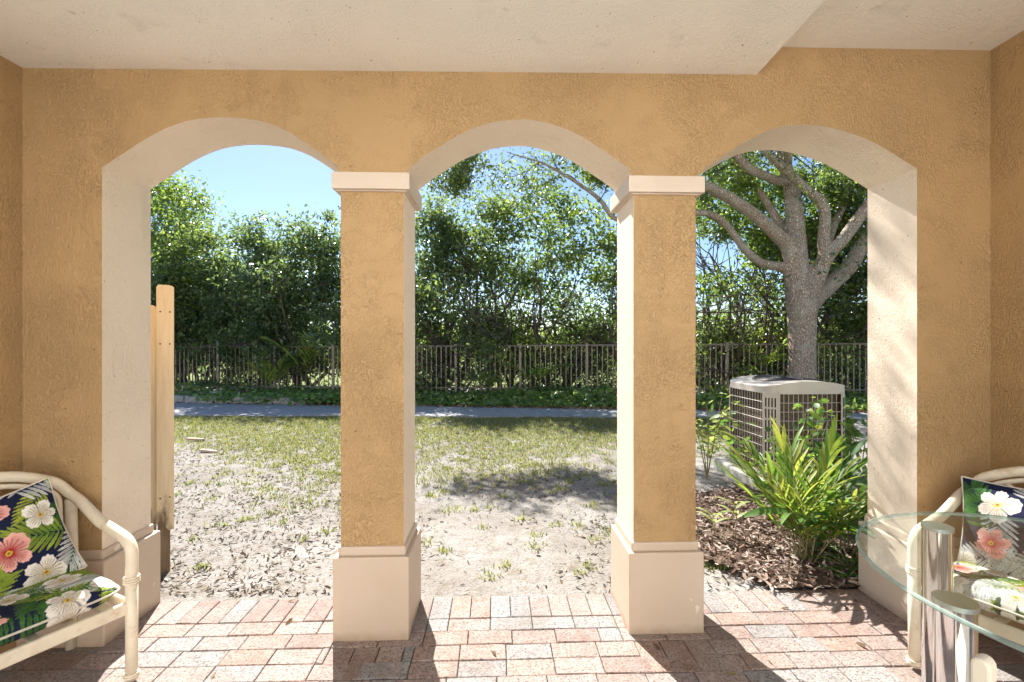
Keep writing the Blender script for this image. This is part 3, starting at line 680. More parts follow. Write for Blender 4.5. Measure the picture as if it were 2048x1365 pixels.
def gz(x, y): return GZ + 0.03 * (vnoise(x, y, 3, 3, 0.8) - 0.5) + 0.024 * (vnoise(x, y, 4, 3, 7) - 0.5)
def cover(x, y):                                       # how much grass grows here
    a = (y - 3.6) / 2.6
    a = a - np.clip((-2.1 - x) / 2.2, 0, 1) * np.clip((6.9 - y) / 1.6, 0, 1) * 0.75       # bare on the left
    a = a - np.clip((x - 0.9) / 0.9, 0, 1) * np.clip((7.4 - y) / 1.5, 0, 1) * 0.55       # bare sand near the right column
    return np.clip(a + 1.3 * (vnoise(x, y, 31, 4, 0.9) - 0.5), 0, 1)
def blades(name, x, y, hgt, wid, cols, seed):
    r = np.random.default_rng(seed); n = len(x); a = r.uniform(0, 2 * np.pi, n); lean = r.uniform(0.2, 1.3, n); H = hgt * r.uniform(0.5, 1.3, n); w_ = wid * r.uniform(0.7, 1.3, n)
    z = gz(x, y); b = np.stack([x, y, z - 0.004], 1); d = np.stack([np.cos(a) * lean, np.sin(a) * lean, np.ones(n)], 1); d /= np.linalg.norm(d, axis=1)[:, None]
    s = np.stack([-np.sin(a), np.cos(a), np.zeros(n)], 1); m = b + d * H[:, None] * 0.55; tp = m + d * H[:, None] * 0.45; tp[:, 2] -= H * 0.22 * lean
    V = np.stack([b - s * w_[:, None] / 2, b + s * w_[:, None] / 2, m + s * w_[:, None] * .4, m - s * w_[:, None] * .4, tp], 1).reshape(-1, 3)
    i = np.arange(n) * 5; F = [tuple(q) for q in np.stack([i, i + 1, i + 2, i + 3], 1)] + [tuple(q) for q in np.stack([i + 3, i + 2, i + 4], 1)]
    k = np.arange(n)[:, None] * 5; F1 = np.vstack([k + np.array([0, 1, 2]), k + np.array([0, 2, 3]), k + np.array([3, 2, 4])])
    pal = np.asarray(cols); c = pal[r.integers(0, len(pal), n)] * r.uniform(0.75, 1.25, (n, 1))
    return tag(mesh(name, V, F1, M['blade'], cols=np.repeat(c, 5, 0)), kind='stuff')
n = 300000; x = r.uniform(-6.3, 4.0, n); y = 2.6 + 5.95 * r.random(n) ** 0.75
cl = vnoise(x, y, 77, 2, 9); keep = (r.random(n) < cover(x, y) * 0.62) & (cl > 0.70 - 0.42 * cover(x, y)) & (y < path_front(x) + 0.06) & (np.abs(x / y) < 0.82)
GR = [(0.27, 0.30, 0.085), (0.20, 0.25, 0.07), (0.35, 0.35, 0.125), (0.36, 0.31, 0.17), (0.15, 0.19, 0.055)]
blades('grass', x[keep], y[keep], 0.055, 0.007, GR, 206)
# weeds: small tufts scattered on the sand
cx = r.uniform(-3.2, 1.6, 150); cyy = r.uniform(2.7, 5.6, 150)
x = np.repeat(cx, 26) + r.normal(0, 0.03, 150 * 26); y = np.repeat(cyy, 26) + r.normal(0, 0.03, 150 * 26)
blades('weeds', x, y, 0.045, 0.008, GR[:3], 207)
n = 27000; x = r.uniform(-4.2, 3.4, n); y = 2.52 + 6.0 * r.random(n) ** 1.3
dens = vnoise(x, y, 41, 4, 1.1) + 0.22 * np.exp(-((x + 2.2) / 1.0) ** 2); keep = (r.random(n) < np.clip((dens - 0.42) * 3.6, 0.06, 1)) & (np.abs(x / y) < 0.85)
x, y = x[keep], y[keep]
flat_leaves('leaf_litter', np.stack([x, y, gz(x, y) + 0.006], 1), 0.036, [(0.075, 0.058, 0.045), (0.13, 0.115, 0.085), (0.07, 0.058, 0.048), (0.23, 0.175, 0.125), (0.32, 0.26, 0.2), (0.40, 0.35, 0.29)], M['chip'], 0.45, 208, 0.27)
n = 48; x = r.uniform(-1.9, 1.8, n); v = r.uniform(-1.0, 0.32, n)
P = TW(np.stack([x, v, np.full(n, 0.004)], 1)); ok = np.ones(n, bool)
for s in SH: ok &= ~((x > s[0] - 0.05) & (x < s[1] + 0.05) & (v > -0.05))
flat_leaves('fallen_leaves', P[ok], 0.04, [(0.16, 0.11, 0.06), (0.26, 0.18, 0.10), (0.10, 0.07, 0.045), (0.32, 0.25, 0.12)], M['chip'], 0.3, 209, 0.35)

# mulch bed
r = np.random.default_rng(301)
def bed_in(x, y): return (x > 0.98 + 0.10 * np.sin(y * 5) + np.clip(2.95 - y, 0, 1) * 1.0) & (x < 4.2) & (y > 2.49) & (y < 4.35 + 0.2 * np.sin(x * 3))
gx, gy = np.meshgrid(np.linspace(0.8, 4.3, 90), np.linspace(2.48, 4.6, 61)); ins = bed_in(gx, gy)
Zb = GZ + 0.018 + 0.05 * vnoise(gx, gy, 15, 3, 2.5); idx = np.arange(gx.size).reshape(gx.shape)
q = ins[:-1, :-1] & ins[1:, :-1] & ins[:-1, 1:] & ins[1:, 1:]
F = np.stack([idx[:-1, :-1][q], idx[:-1, 1:][q], idx[1:, 1:][q], idx[1:, :-1][q]], 1)
tag(mesh('mulch_bed', np.stack([gx.ravel(), gy.ravel(), Zb.ravel()], 1), F, M['mulch'], smooth=True), kind='structure')
n = 15000; x = r.uniform(0.85, 3.6, n); y = r.uniform(2.48, 4.6, n); k = bed_in(x + r.normal(0, 0.06, n), y + r.normal(0, 0.04, n)) & (y > 2.50); x, y = x[k], y[k]
z = GZ + 0.022 + 0.05 * vnoise(x, y, 15, 3, 2.5) + 0.012 * r.random(len(x))
flat_leaves('mulch', np.stack([x, y, z], 1), 0.055, [(0.18, 0.115, 0.085), (0.26, 0.18, 0.14), (0.10, 0.062, 0.045), (0.34, 0.26, 0.21), (0.44, 0.36, 0.31)], M['chip'], 0.5, 302, 0.26)

# scraps and stone
for (px, py, L, rz, lb) in ((392, 882, 0.26, 0.1, 'splintered brown scrap of wood on the sand, nearer the lawn'), (418, 906, 0.27, -0.15, 'pale flat piece of wood lying on the bare sand')):
    d = FPX * (HCAM - GZ) / (py - CY); p = pt(px, py, d); m = MB()
    m.add([(-L / 2, -.02, 0), (L / 2 - .03, -.028, 0), (L / 2, .0, 0), (L / 2 - .05, .03, 0), (-L / 2 + .03, .026, 0), (-L / 2, -.016, .022), (L / 2 - .04, -.022, .026), (L / 2 - .01, 0, .02), (L / 2 - .06, .024, .022), (-L / 2 + .04, .02, .028)],
          [(4, 3, 2, 1, 0), (5, 6, 7, 8, 9), (0, 1, 6, 5), (1, 2, 7, 6), (2, 3, 8, 7), (3, 4, 9, 8), (4, 0, 5, 9)])
    o = m.build('wood_scrap', M['scrap'], bevel=0.003); o.location = (p[0], p[1], GZ + 0.012); o.rotation_euler = (0.03, 0.06, rz); tag(o, lb, 'wood scrap')
d = 10.75; p = pt(432, 795, d)
r = np.random.default_rng(9); bm = bmesh.new(); bmesh.ops.create_icosphere(bm, subdivisions=2, radius=0.14)
for vv in bm.verts: vv.co *= r.uniform(0.85, 1.12); vv.co.z *= 0.75
me = bpy.data.meshes.new('rock'); bm.to_mesh(me); bm.free(); me.materials.append(M['stone'])
o = link(bpy.data.objects.new('rock', me)); o.location = (p[0], path_back(p[0]) + 0.42, 0.12); tag(o, 'single pale grey rock on the ground behind the kerb', 'rock')

# ------------------------------------------------------------------ wooden fence end beside the left pier
dB = 2.80; wp = pt(348, 600, dB)
WF = empty('wooden_fence', 'cream painted wooden fence end with a rotten foot beside the left pier', 'fence', (wp[0], wp[1], 0), R(36))
ztop = zof(572, dB); zbot = zof(1057, dB)
def board(x0, x1, y, z0, z1, jag=0):
    c = 0.012; m = MB(); outl = [(x0, z0 + 0.05 * jag), (x0 + (x1 - x0) * .3, z0 + 0.03 * jag), (x0 + (x1 - x0) * .45, z0 + .035 * jag), (x0 + (x1 - x0) * .7, z0 - .0 * jag), (x1, z0 + 0.004 * jag), (x1, z1 - c), (x1 - c, z1 - .003), (x1 - c * 2, z1), (x0 + c, z1), (x0, z1 - c)]
    k = len(outl); V = [(a, y, b) for a, b in outl] + [(a, y + 0.018, b) for a, b in outl]
    m.add(V, [tuple(range(k)), tuple(range(2 * k - 1, k - 1, -1))] + [(i, i + k, (i + 1) % k + k, (i + 1) % k) for i in range(k)]); return m
bd = board(-0.084, 0, -0.02, zbot, ztop, 1)
for zz in (1.52, 1.33, 0.42): 
    for xx in (-0.066, -0.02): bd.tube([(xx, -0.0212, zz), (xx, -0.0185, zz + .0005)], 0.0045, 8, 1)
bd.build('board', [M['board'], M['slot']], WF)
for i in range(5): board(-0.085 - (i + 1) * 0.09, -0.0845 - i * 0.09, -0.001, 0.12, zof(612, dB)).build('board', M['board'], WF)
m = MB(); m.box(-0.078, -0.018, 0.0, 0.075, GZ - 0.1, ztop - 0.09); m.build('post', M['postwood'], WF, bevel=0.004)
for zz in (0.38, 1.25):
    m = MB(); m.box(-0.6, -0.079, 0.0195, 0.05, zz, zz + 0.085); m.build('rail', M['board'], WF, bevel=0.003)

# ------------------------------------------------------------------ air conditioner on its pad
AX, AY, AS, ARZ = 2.30, 4.17, 0.77, 0.055             # near corner, side
AZ0, AZ1 = 0.10, 0.905
AC = empty('air_conditioner', 'beige outdoor air conditioner with wire grilles in front of the oak trunk', 'air conditioner', (AX, AY, AZ0), ARZ)
H = AZ1 - AZ0; b = 0.085                                # bevelled corner size
oct_ = [(b, 0), (AS - b, 0), (AS, b), (AS, AS - b), (AS - b, AS), (b, AS), (0, AS - b), (0, b)]
m = MB(); i0 = 0.045
inn = [(i0 + (x - AS / 2) * 0 + min(max(x, i0), AS - i0) - i0, min(max(y, i0), AS - i0)) for x, y in oct_]
m.box(i0, AS - i0, i0, AS - i0, 0.03, H - 0.02); m.build('coil', M['coil'], AC)
m = MB(); m.box(0.012, AS - 0.012, 0.012, AS - 0.012, 0.0, 0.045); m.build('base_pan', M['acm'], AC, bevel=0.01)
for k in (0, 2, 4, 6):                                 # four slotted corner panels
    p0, p1 = np.array(oct_[k - 1]), np.array(oct_[k]); dv = (p1 - p0) / np.linalg.norm(p1 - p0); nv = np.array([dv[1], -dv[0]])
    m = MB(); L = np.linalg.norm(p1 - p0)
    def pan(u0, u1, z0, z1, t0, t1, mm=0):
        V = [(*(p0 + dv * u_ + nv * t_), z) for z in (z0, z1) for t_ in (t0, t1) for u_ in (u0, u1)]
        m.add(V, [(0, 2, 3, 1), (4, 5, 7, 6), (0, 1, 5, 4), (2, 6, 7, 3), (0, 4, 6, 2), (1, 3, 7, 5)], mm)
    pan(-0.012, L + 0.012, 0.02, H - 0.02, -0.012, 0.0)
    for zi in range(7):
        z0 = 0.05 + zi * (H - 0.1) / 7
        for ui in range(4): pan(0.012 + ui * (L - .024) / 3.75, 0.012 + ui * (L - .024) / 3.75 + 0.011, z0, z0 + (H - 0.1) / 7 - 0.018, -0.0005, 0.0012, 1)
    m.build('corner_panel', [M['acm'], M['slot']], AC)
for k in (1, 3, 5, 7):                                 # wire guards
    p0, p1 = np.array(oct_[k - 1]), np.array(oct_[k]); dv = (p1 - p0); L = np.linalg.norm(dv); dv /= L; nv = np.array([dv[1], -dv[0]]); m = MB()
    for i in range(14):
        q = p0 + dv * L * (i + 0.2) / 13.4 - nv * 0.006; m.tube([(*q, 0.03), (*q, H - 0.012)], 0.0029, 5)
    for i in range(10):
        z = 0.05 + i * (H - 0.08) / 9; m.tube([(*(p0 - nv * 0.002), z), (*(p1 - nv * 0.002), z)], 0.0029, 5)
    m.build('wire_guard', M['acm'], AC)
# lid: barrel-vaulted top with rounded corners and a fan opening
nu, nv_ = 40, 40; V = []; F = []; ov = 0.014
def lidz(u_, v_): return 0.035 + 0.062 * max(0.0, math.cos((u_ - 0.5) * math.pi * 0.98)) ** 0.8
def rnd(u_, v_):                                      # square -> rounded square
    x, y = 2 * u_ - 1, 2 * v_ - 1; e = 5.0; rr = (abs(x) ** e + abs(y) ** e) ** (1 / e); mxx = max(abs(x), abs(y)); s = 1.0 if mxx < 1e-6 else mxx / rr
    s = 1 + (s - 1) * mxx ** 3; return 0.5 + x * s / 2, 0.5 + y * s / 2
for j in range(nv_ + 1):
    for i in range(nu + 1):
        u_, v_ = i / nu, j / nv_; a_, b_ = rnd(u_, v_); V.append((-ov + a_ * (AS + 2 * ov), -ov + b_ * (AS + 2 * ov), H - 0.012 + lidz(a_, b_)))
g = lambda i, j: j * (nu + 1) + i
for j in range(nv_):
    for i in range(nu):
        cu, cv = (i + .5) / nu - .5, (j + .5) / nv_ - .5
        if math.hypot(cu, cv) < 0.335: continue
        F.append((g(i, j), g(i + 1, j), g(i + 1, j + 1), g(i, j + 1)))
rim = [g(i, 0) for i in range(nu)] + [g(nu, j) for j in range(nv_)] + [g(i, nv_) for i in range(nu, 0, -1)] + [g(0, j) for j in range(nv_, 0, -1)]
n0 = len(V); V += [(V[k][0], V[k][1], H - 0.03) for k in rim]; nr = len(rim)
F += [(n0 + i, n0 + (i + 1) % nr, rim[(i + 1) % nr], rim[i]) for i in range(nr)]
lid = mesh('lid', V, F, M['acm'], AC, smooth=True)
md = lid.modifiers.new('edge', 'EDGE_SPLIT'); md.split_angle = R(38)
gr = MB(); cxx = AS / 2
def gp(a, rr):
    x, y = cxx + rr * math.cos(a), cxx + rr * math.sin(a); return (x, y, H - 0.012 + lidz(x / AS, y / AS) + 0.010)
for rr in np.linspace(0.06, 0.275, 13): gr.tube([gp(a, rr) for a in np.linspace(0, 2 * math.pi, 48, endpoint=False)], 0.0035, 5, closed=True)
for a in np.linspace(0, 2 * math.pi, 8, endpoint=False): gr.tube([gp(a, q) for q in np.linspace(0.05, 0.285, 6)], 0.004, 5)
gr.build('fan_grille', M['acdark'], AC)
fn = MB(); fn.tube([(cxx, cxx, H - 0.06), (cxx, cxx, H + 0.055)], 0.06, 20)
for a in np.linspace(0, 2 * math.pi, 4, endpoint=False):
    ca, sa = math.cos(a), math.sin(a); fn.add([(cxx + ca * q - sa * w_, cxx + sa * q + ca * w_, H - 0.01 + zz) for q in (0.05, 0.24) for w_, zz in ((-.07, -.02), (.07, .03))], [(0, 1, 3, 2), (2, 3, 1, 0)])
fn.build('fan', M['acdark'], AC)
m = MB(); m.box(AX - 0.12, AX + AS + 0.1, AY - 0.10, AY + AS + 0.12, GZ - 0.02, AZ0 - 0.002)
tag(m.build('concrete_pad', M['concrete'], bevel=0.02), 'rough grey concrete slab under the air conditioner', 'slab')

# ------------------------------------------------------------------ plants
def blade_leaf(mb, base, d, length, width, droop, col, n=6, fold=0.25, roll=0.0):
    d = np.array(d, dtype=float); d /= np.linalg.norm(d); p = np.array(base, dtype=float); V = []; F = []; C = []
    side0 = np.cross(d, (0, 0, 1.0)); 
    if np.linalg.norm(side0) < 0.05: side0 = np.array([1.0, 0, 0])
    side0 /= np.linalg.norm(side0)
    for i in range(n + 1):
        t = i / n; w_ = width * 0.5 * (math.sin(math.pi * min(1, t * 0.93 + 0.05)) ** 0.75 + 0.03)
        nrm = np.cross(side0, d); nrm /= np.linalg.norm(nrm); s = side0 * math.cos(roll) + nrm * math.sin(roll); nn = np.cross(s, d)
        V += [p - s * w_ + nn * w_ * fold, p, p + s * w_ + nn * w_ * fold]; C += [np.array(col) * (0.9 + 0.2 * t)] * 3
        p = p + d * length / n; d = d + np.array([0, 0, -droop / n]); d /= np.linalg.norm(d)
    for i in range(n):
        k = i * 3; F += [(k, k + 1, k + 4, k + 3), (k + 1, k + 2, k + 5, k + 4)]
    mb.add(np.array(V), F, 0, np.array(C))
def frond(mb, st, base, az, el, length, nl, ll, lw, droop, pal, r, start=0.35):
    d = np.array([math.cos(az) * math.cos(el), math.sin(az) * math.cos(el), math.sin(el)]); p = np.array(base, dtype=float); P = [p.copy()]; Ds = [d.copy()]
    for i in range(10):
        p = p + d * length / 10; d = d + np.array([0, 0, -droop / 10]); d /= np.linalg.norm(d); P.append(p.copy()); Ds.append(d.copy())
    st.tube(P, [0.0055, 0.002], 5)
    for k in range(nl):
        t = start + (1 - start) * (k // 2 * 2) / max(nl - 1, 1); i = min(int(t * 10), 10); sg = 1 if k % 2 else -1
        q = P[i]; dd = Ds[i]; sd = np.cross(dd, (0, 0, 1)); sd /= np.linalg.norm(sd) + 1e-9
        ang = 0.95 - 0.55 * t; ld = dd * math.cos(ang) + sd * sg * math.sin(ang) + np.array([0, 0, r.uniform(-.05, .25)])
        blade_leaf(mb, q, ld, ll * r.uniform(.8, 1.15) * (1 - 0.35 * abs(t - .6)), lw * r.uniform(.8, 1.2), r.uniform(.3, .8), np.array(pal[r.integers(len(pal))]) * r.uniform(.85, 1.15), roll=r.uniform(-.4, .4))
PG = [(0.16, 0.26, 0.045), (0.11, 0.20, 0.04), (0.24, 0.31, 0.06), (0.30, 0.33, 0.07)]
def palm_clump(name, label, x, y, n, length, nl, ll, lw, seed, pal=PG, group=None, z=0.0, el=(0.75, 1.45), droop=(.5, 1.2)):
    r = np.random.default_rng(seed); root = empty(name, label, 'plant', (x, y, z), 0, group); lf, st = MB(), MB()
    for i in range(n):
        az = i * 2.4 + r.normal() * 0.3; frond(lf, st, (r.normal() * .03, r.normal() * .03, 0), az, r.uniform(*el), length * r.uniform(.65, 1.1), nl, ll, lw, r.uniform(*droop), pal, r)
    lf.build('foliage', M['plant'], root, colored=True, smooth=True); st.build('stems', M['stem'], root, smooth=True); return root
palm_clump('bamboo_palm', 'yellow green palm clump with fans of narrow leaves rising from the mulch', 1.80, 2.84, 20, 0.68, 15, 0.25, 0.023, 401, el=(1.0, 1.5), droop=(.35, .95))
palm_clump('bamboo_palm', 'deep green palm with long leaves beside the right pier', 2.12, 2.95, 9, 0.6, 10, 0.3, 0.05, 402, [(0.05, 0.12, 0.03), (0.08, 0.17, 0.035), (0.12, 0.22, 0.04)])
palm_clump('bamboo_palm', 'pale broad leaved palm in front of the air conditioner corner', 2.72, 3.6, 7, 0.62, 8, 0.36, 0.055, 403, [(0.30, 0.38, 0.16), (0.22, 0.31, 0.10)], el=(.7, 1.3))
for i, (px, py, h, lb) in enumerate(((1427, 1075, .16, 'small pale seedling in the mulch nearest the right column'), (1470, 1080, .26, 'taller seedling with upright pale leaves in the mulch'))):
    d = FPX * HCAM / (py - CY); p = pt(px, py, d); r = np.random.default_rng(410 + i); root = empty('seedling', lb, 'plant', (p[0], p[1], 0), 0, 'palm seedlings in the mulch'); lf, st = MB(), MB()
    st.tube([(0, 0, -.02), (.01, 0, h * .6), (0.0, .01, h)], [.004, .003], 5)
    for k in range(6): blade_leaf(lf, (0, 0, h * (.55 + .08 * k)), (math.cos(k * 2.2), math.sin(k * 2.2), .7), .15, .028, .9, (0.33, 0.38, 0.15))
    lf.build('foliage', M['plant'], root, colored=True); st.build('stems', M['stem'], root)
def leaf_shrub(name, label, x, y, h, spread, n, leaf, pal, seed, nst=7, z=0.0, asp=.75):
    r = np.random.default_rng(seed); root = empty(name, label, 'plant', (x, y, z)); st = MB(); pts = []
    for i in range(nst):
        a = r.uniform(0, 6.28); P = smooth_path([(0, 0, 0), (math.cos(a) * spread * .3, math.sin(a) * spread * .2, h * .4), (math.cos(a) * spread * r.uniform(.4, 1), math.sin(a) * spread * .6, h * r.uniform(.65, 1))], 4)
        st.tube(P, [.006, .003], 5); 
        for q in P[3:]: pts.append(q)
    pts = np.array(pts); P = pts[r.integers(0, len(pts), n)] + r.normal(size=(n, 3)) * 0.035
    st.build('stems', M['stem'], root); L = flat_leaves('foliage', P, leaf, pal, M['plant'], .8, seed, asp); L.parent = root; del L['kind']; return root
leaf_shrub('round_leaf_shrub', 'shrub with small round glossy leaves in front of the air conditioner', 2.02, 3.45, 0.86, 0.5, 340, 0.058, [(0.10, 0.19, 0.05), (0.16, 0.26, 0.06), (0.25, 0.32, 0.06), (0.07, 0.14, 0.05)], 420)
leaf_shrub('spindly_shrub', 'spindly pale leaved shrub between the right column and the air conditioner', 1.90, 4.55, 1.0, 0.3, 210, 0.06, [(0.24, 0.30, 0.10), (0.18, 0.25, 0.07), (0.34, 0.37, 0.17)], 421, asp=.5)
leaf_shrub('leafy_groundcover', 'low leafy weed under the deep green palm', 1.95, 3.05, 0.22, 0.25, 110, 0.05, [(0.10, 0.19, 0.04), (0.14, 0.23, 0.05)], 422)
leaf_shrub('broad_leaf_shrub', 'green broad leaved shrub right of the air conditioner', 3.75, 5.0, 0.75, 0.4, 150, 0.10, [(0.07, 0.15, 0.04), (0.12, 0.22, 0.05), (0.2, 0.29, 0.08)], 423)
for i, (x, y, lb) in enumerate(((1.98, 2.72, 'feathery green fern at the foot of the right pier'), (1.88, 2.62, 'tiny fern at the edge of the bricks by the right pier'))):
    r = np.random.default_rng(430 + i); root = empty('fern', lb, 'plant', (x, y, 0), 0, 'ferns by the right pier'); lf, st = MB(), MB()
    for k in range(8 if i == 0 else 5): frond(lf, st, (0, 0, 0), k * 1.3 + r.normal() * .2, r.uniform(.5, 1.1), (.26 if i == 0 else .14), 26, .045, .010, 1.2, [(0.06, 0.15, 0.03), (0.10, 0.2, 0.04)], r, start=.15)
    lf.build('foliage', M['plant'], root, colored=True); st.build('stems', M['stem'], root)
# palms along the fence
PB = [(0.38, 0.48, 0.11), (0.30, 0.42, 0.10), (0.45, 0.50, 0.13)]
for i, (px, z, n, L, lb, pal) in enumerate(((545, 0.05, 5, 1.25, 'arching palm fronds hanging over the kerb in the leftmost arch', PB), (612, 0.35, 5, 1.3, 'upright palm leaning on the fence beside the left column', PB), (1065, 0.1, 5, 1.15, 'palm with comb like fronds behind the fence in the central arch', [(0.20, .32, .10), (.26, .38, .11)]),
                                        (965, .1, 4, .6, 'small fan palm at the fence in the central arch', [(0.28, .40, .15), (0.22, .34, .13)]), (1530, 0.5, 5, 1.1, 'sunlit palm frond over the fence left of the oak', PB), (1725, 1.2, 7, 1.7, 'large dark palm behind the fence right of the oak', [(0.09, .20, .07), (.12, .24, .07)]))):
    c = (11.0, 11.2, 11.65, 11.25, 11.65, 12.0)[i]
    x, d = at_px(px, c); palm_clump('fence_palm', lb, x, d, n, L, 40, 0.42 if L > .7 else .3, 0.035, 440 + i, pal, 'palms along the iron fence', z, el=(.95, 1.4), droop=(.9, 1.7))

# ------------------------------------------------------------------ floral fabric painter
def floral(N, size, seed):
    r = np.random.default_rng(seed); y, x = np.meshgrid(np.linspace(0, size, N), np.linspace(0, size, N), indexing='ij'); img = np.tile(np.array([0.010, 0.014, 0.045]), (N, N, 1))
    def paint(mask, c):
        m = np.clip(mask, 0, 1)[..., None]; img[:] = img * (1 - m) + np.asarray(c) * m
    def fr(cx, cy, a, L, col, col2, n=11):
        for k in range(n * 2):
            t = (k // 2) / n; sg = 1 if k % 2 else -1; bx, by = cx + math.cos(a) * L * t, cy + math.sin(a) * L * t; aa = a + sg * (1.0 - .55 * t); ll = L * (.55 - .22 * abs(t - .4)) * 1.0
            u_ = ((x - bx) * math.cos(aa) + (y - by) * math.sin(aa)) / ll; w_ = (-(x - bx) * math.sin(aa) + (y - by) * math.cos(aa))
            hw = L * 0.037 * np.sqrt(np.clip(np.sin(np.pi * np.clip(u_, 0, 1)), 0, 1)); m = (np.abs(w_) < hw) & (u_ > 0) & (u_ < 1)
            cc = np.asarray(col) * (1 - u_[..., None]) + np.asarray(col2) * u_[..., None]; cc = np.where((np.abs(w_) < hw * .18)[..., None], cc * .55, cc)
            paint(m.astype(float) * .95, cc * r.uniform(.7, 1.15))
    def hib(cx, cy, Rr, c_in, c_out, rot):
        dx, dy = x - cx, y - cy; rr = np.hypot(dx, dy) / Rr; th = np.arctan2(dy, dx) + rot
        th = th + .25 * np.sin(th + rot) + .12 * np.sin(2 * th); edge = .52 + .48 * np.abs(np.cos(2.5 * th)) ** .55 + .03 * np.sin(23 * th) + .05 * np.sin(th * 1.0 + 2 * rot); m = rr < edge
        t = np.clip(rr / edge, 0, 1)[..., None]; t = np.clip((t - .18) / .75, 0, 1) ** .8; t = np.clip(t + .35 * (vnoise(x * 9, y * 9, 5, 3, 6.0)[..., None] - .5), 0, 1); cc = np.asarray(c_in) * (1 - t) + np.asarray(c_out) * t
        vein = (np.sin(th * 30 + 3 * rr) > .45)[..., None] & (rr[..., None] > .12) & (rr[..., None] < .72); cc = np.where(vein, cc * .55, cc)
        seam = (np.abs(np.cos(2.5 * th)) < .12)[..., None]; cc = np.where(seam, cc * .4, cc); paint(m * .97, cc); paint((rr < .14) * 1., (.55, .45, .06)); paint((rr < .07) * 1., (.35, .08, .03))
    k = size / 0.44
    for i in range(int((34 if seed != 21 else 20) * k * k)):
        p = r.uniform(-.05, size + .05, 2); c = [((.03, .10, .02), (.07, .19, .03)), ((.28, .33, .03), (.45, .50, .06)), ((.45, .47, .48), (.72, .73, .70)), ((.16, .26, .03), (.34, .42, .05))][r.integers(4) if seed != 21 else (0, 2, 0, 2)[i % 4]]
        fr(p[0], p[1], r.uniform(0, 6.28), r.uniform(.12, .19), *c, n=9)
    P = []
    for i in range(400):
        p = r.uniform(0.02, size - 0.02, 2)
        if all(np.hypot(*(p - q)) > .142 for q in P): P.append(p)
    for i, p in enumerate(P):
        if i % 2 == 0: hib(p[0], p[1], r.uniform(.058, .078), (.45, .015, .025), (.84, .44, .38), r.uniform(0, 6))
        else: hib(p[0], p[1], r.uniform(.05, .072), (.62, .52, .36), (.84, .80, .72), r.uniform(0, 6))
    return img
def cushion(name, w_, d_, t_, seed, puff, N=170, sag=0.0):
    """a stuffed cushion lying in its local xy plane, printed on both sides"""
    side = max(w_, d_); img = floral(N, side, seed); g = np.linspace(-1, 1, N); U, Vv = np.meshgrid(g, g); e = 5 if puff else 8
    prof = (np.clip(1 - np.abs(U) ** e, 0, 1) * np.clip(1 - np.abs(Vv) ** e, 0, 1)) ** (.6 if not puff else .5)
    if puff: prof = (np.cos(U * np.pi / 2) ** .55) * (np.cos(Vv * np.pi / 2) ** .55); pin = 1 - .085 * (1 - Vv ** 2) * np.abs(U) ** 3; pin2 = 1 - .085 * (1 - U ** 2) * np.abs(Vv) ** 3
    else: pin = pin2 = 1.0
    wr = vnoise(U * 3 + 9, Vv * 3 + 9, seed, 3, 1.0) - .5
    X = U * w_ / 2 * pin; Y = Vv * d_ / 2 * pin2
    if not puff:                                      # rounded plan corners
        q = (np.abs(U) ** 9 + np.abs(Vv) ** 9) ** (1 / 9); s = np.where(q > 1e-6, np.maximum(np.abs(U), np.abs(Vv)) / np.maximum(q, 1e-6), 1); X *= s; Y *= s
    zt = t_ / 2 * prof * (1 + .25 * wr) - sag * (1 - U ** 2) * .3; zb = -t_ / 2 * prof
    Vt = np.stack([X.ravel(), Y.ravel(), zt.ravel()], 1); Vb = np.stack([X.ravel(), Y.ravel(), zb.ravel() - .0005], 1)
    i = np.arange(N * N).reshape(N, N); F = np.stack([i[:-1, :-1].ravel(), i[:-1, 1:].ravel(), i[1:, 1:].ravel(), i[1:, :-1].ravel()], 1)
    F = np.vstack([F, F[:, ::-1] + N * N]); C = img.reshape(-1, 3)
    o = mesh(name, np.vstack([Vt, Vb]), F, M['fabric'], cols=np.vstack([C, C]), smooth=True)
    q = [(X[0, k], Y[0, k], 0) for k in range(0, N, 6)] + [(X[k, -1], Y[k, -1], 0) for k in range(0, N, 6)] + [(X[-1, k], Y[-1, k], 0) for k in range(N - 1, -1, -6)] + [(X[k, 0], Y[k, 0], 0) for k in range(N - 1, -1, -6)]
    pp = MB(); pp.tube(np.array(q), .0045, 6, closed=True); pp.build('piping', M['piping'], o, smooth=True)
    return o
M['piping'] = simple('cream_piping', (0.62, 0.56, 0.47), 0.8)

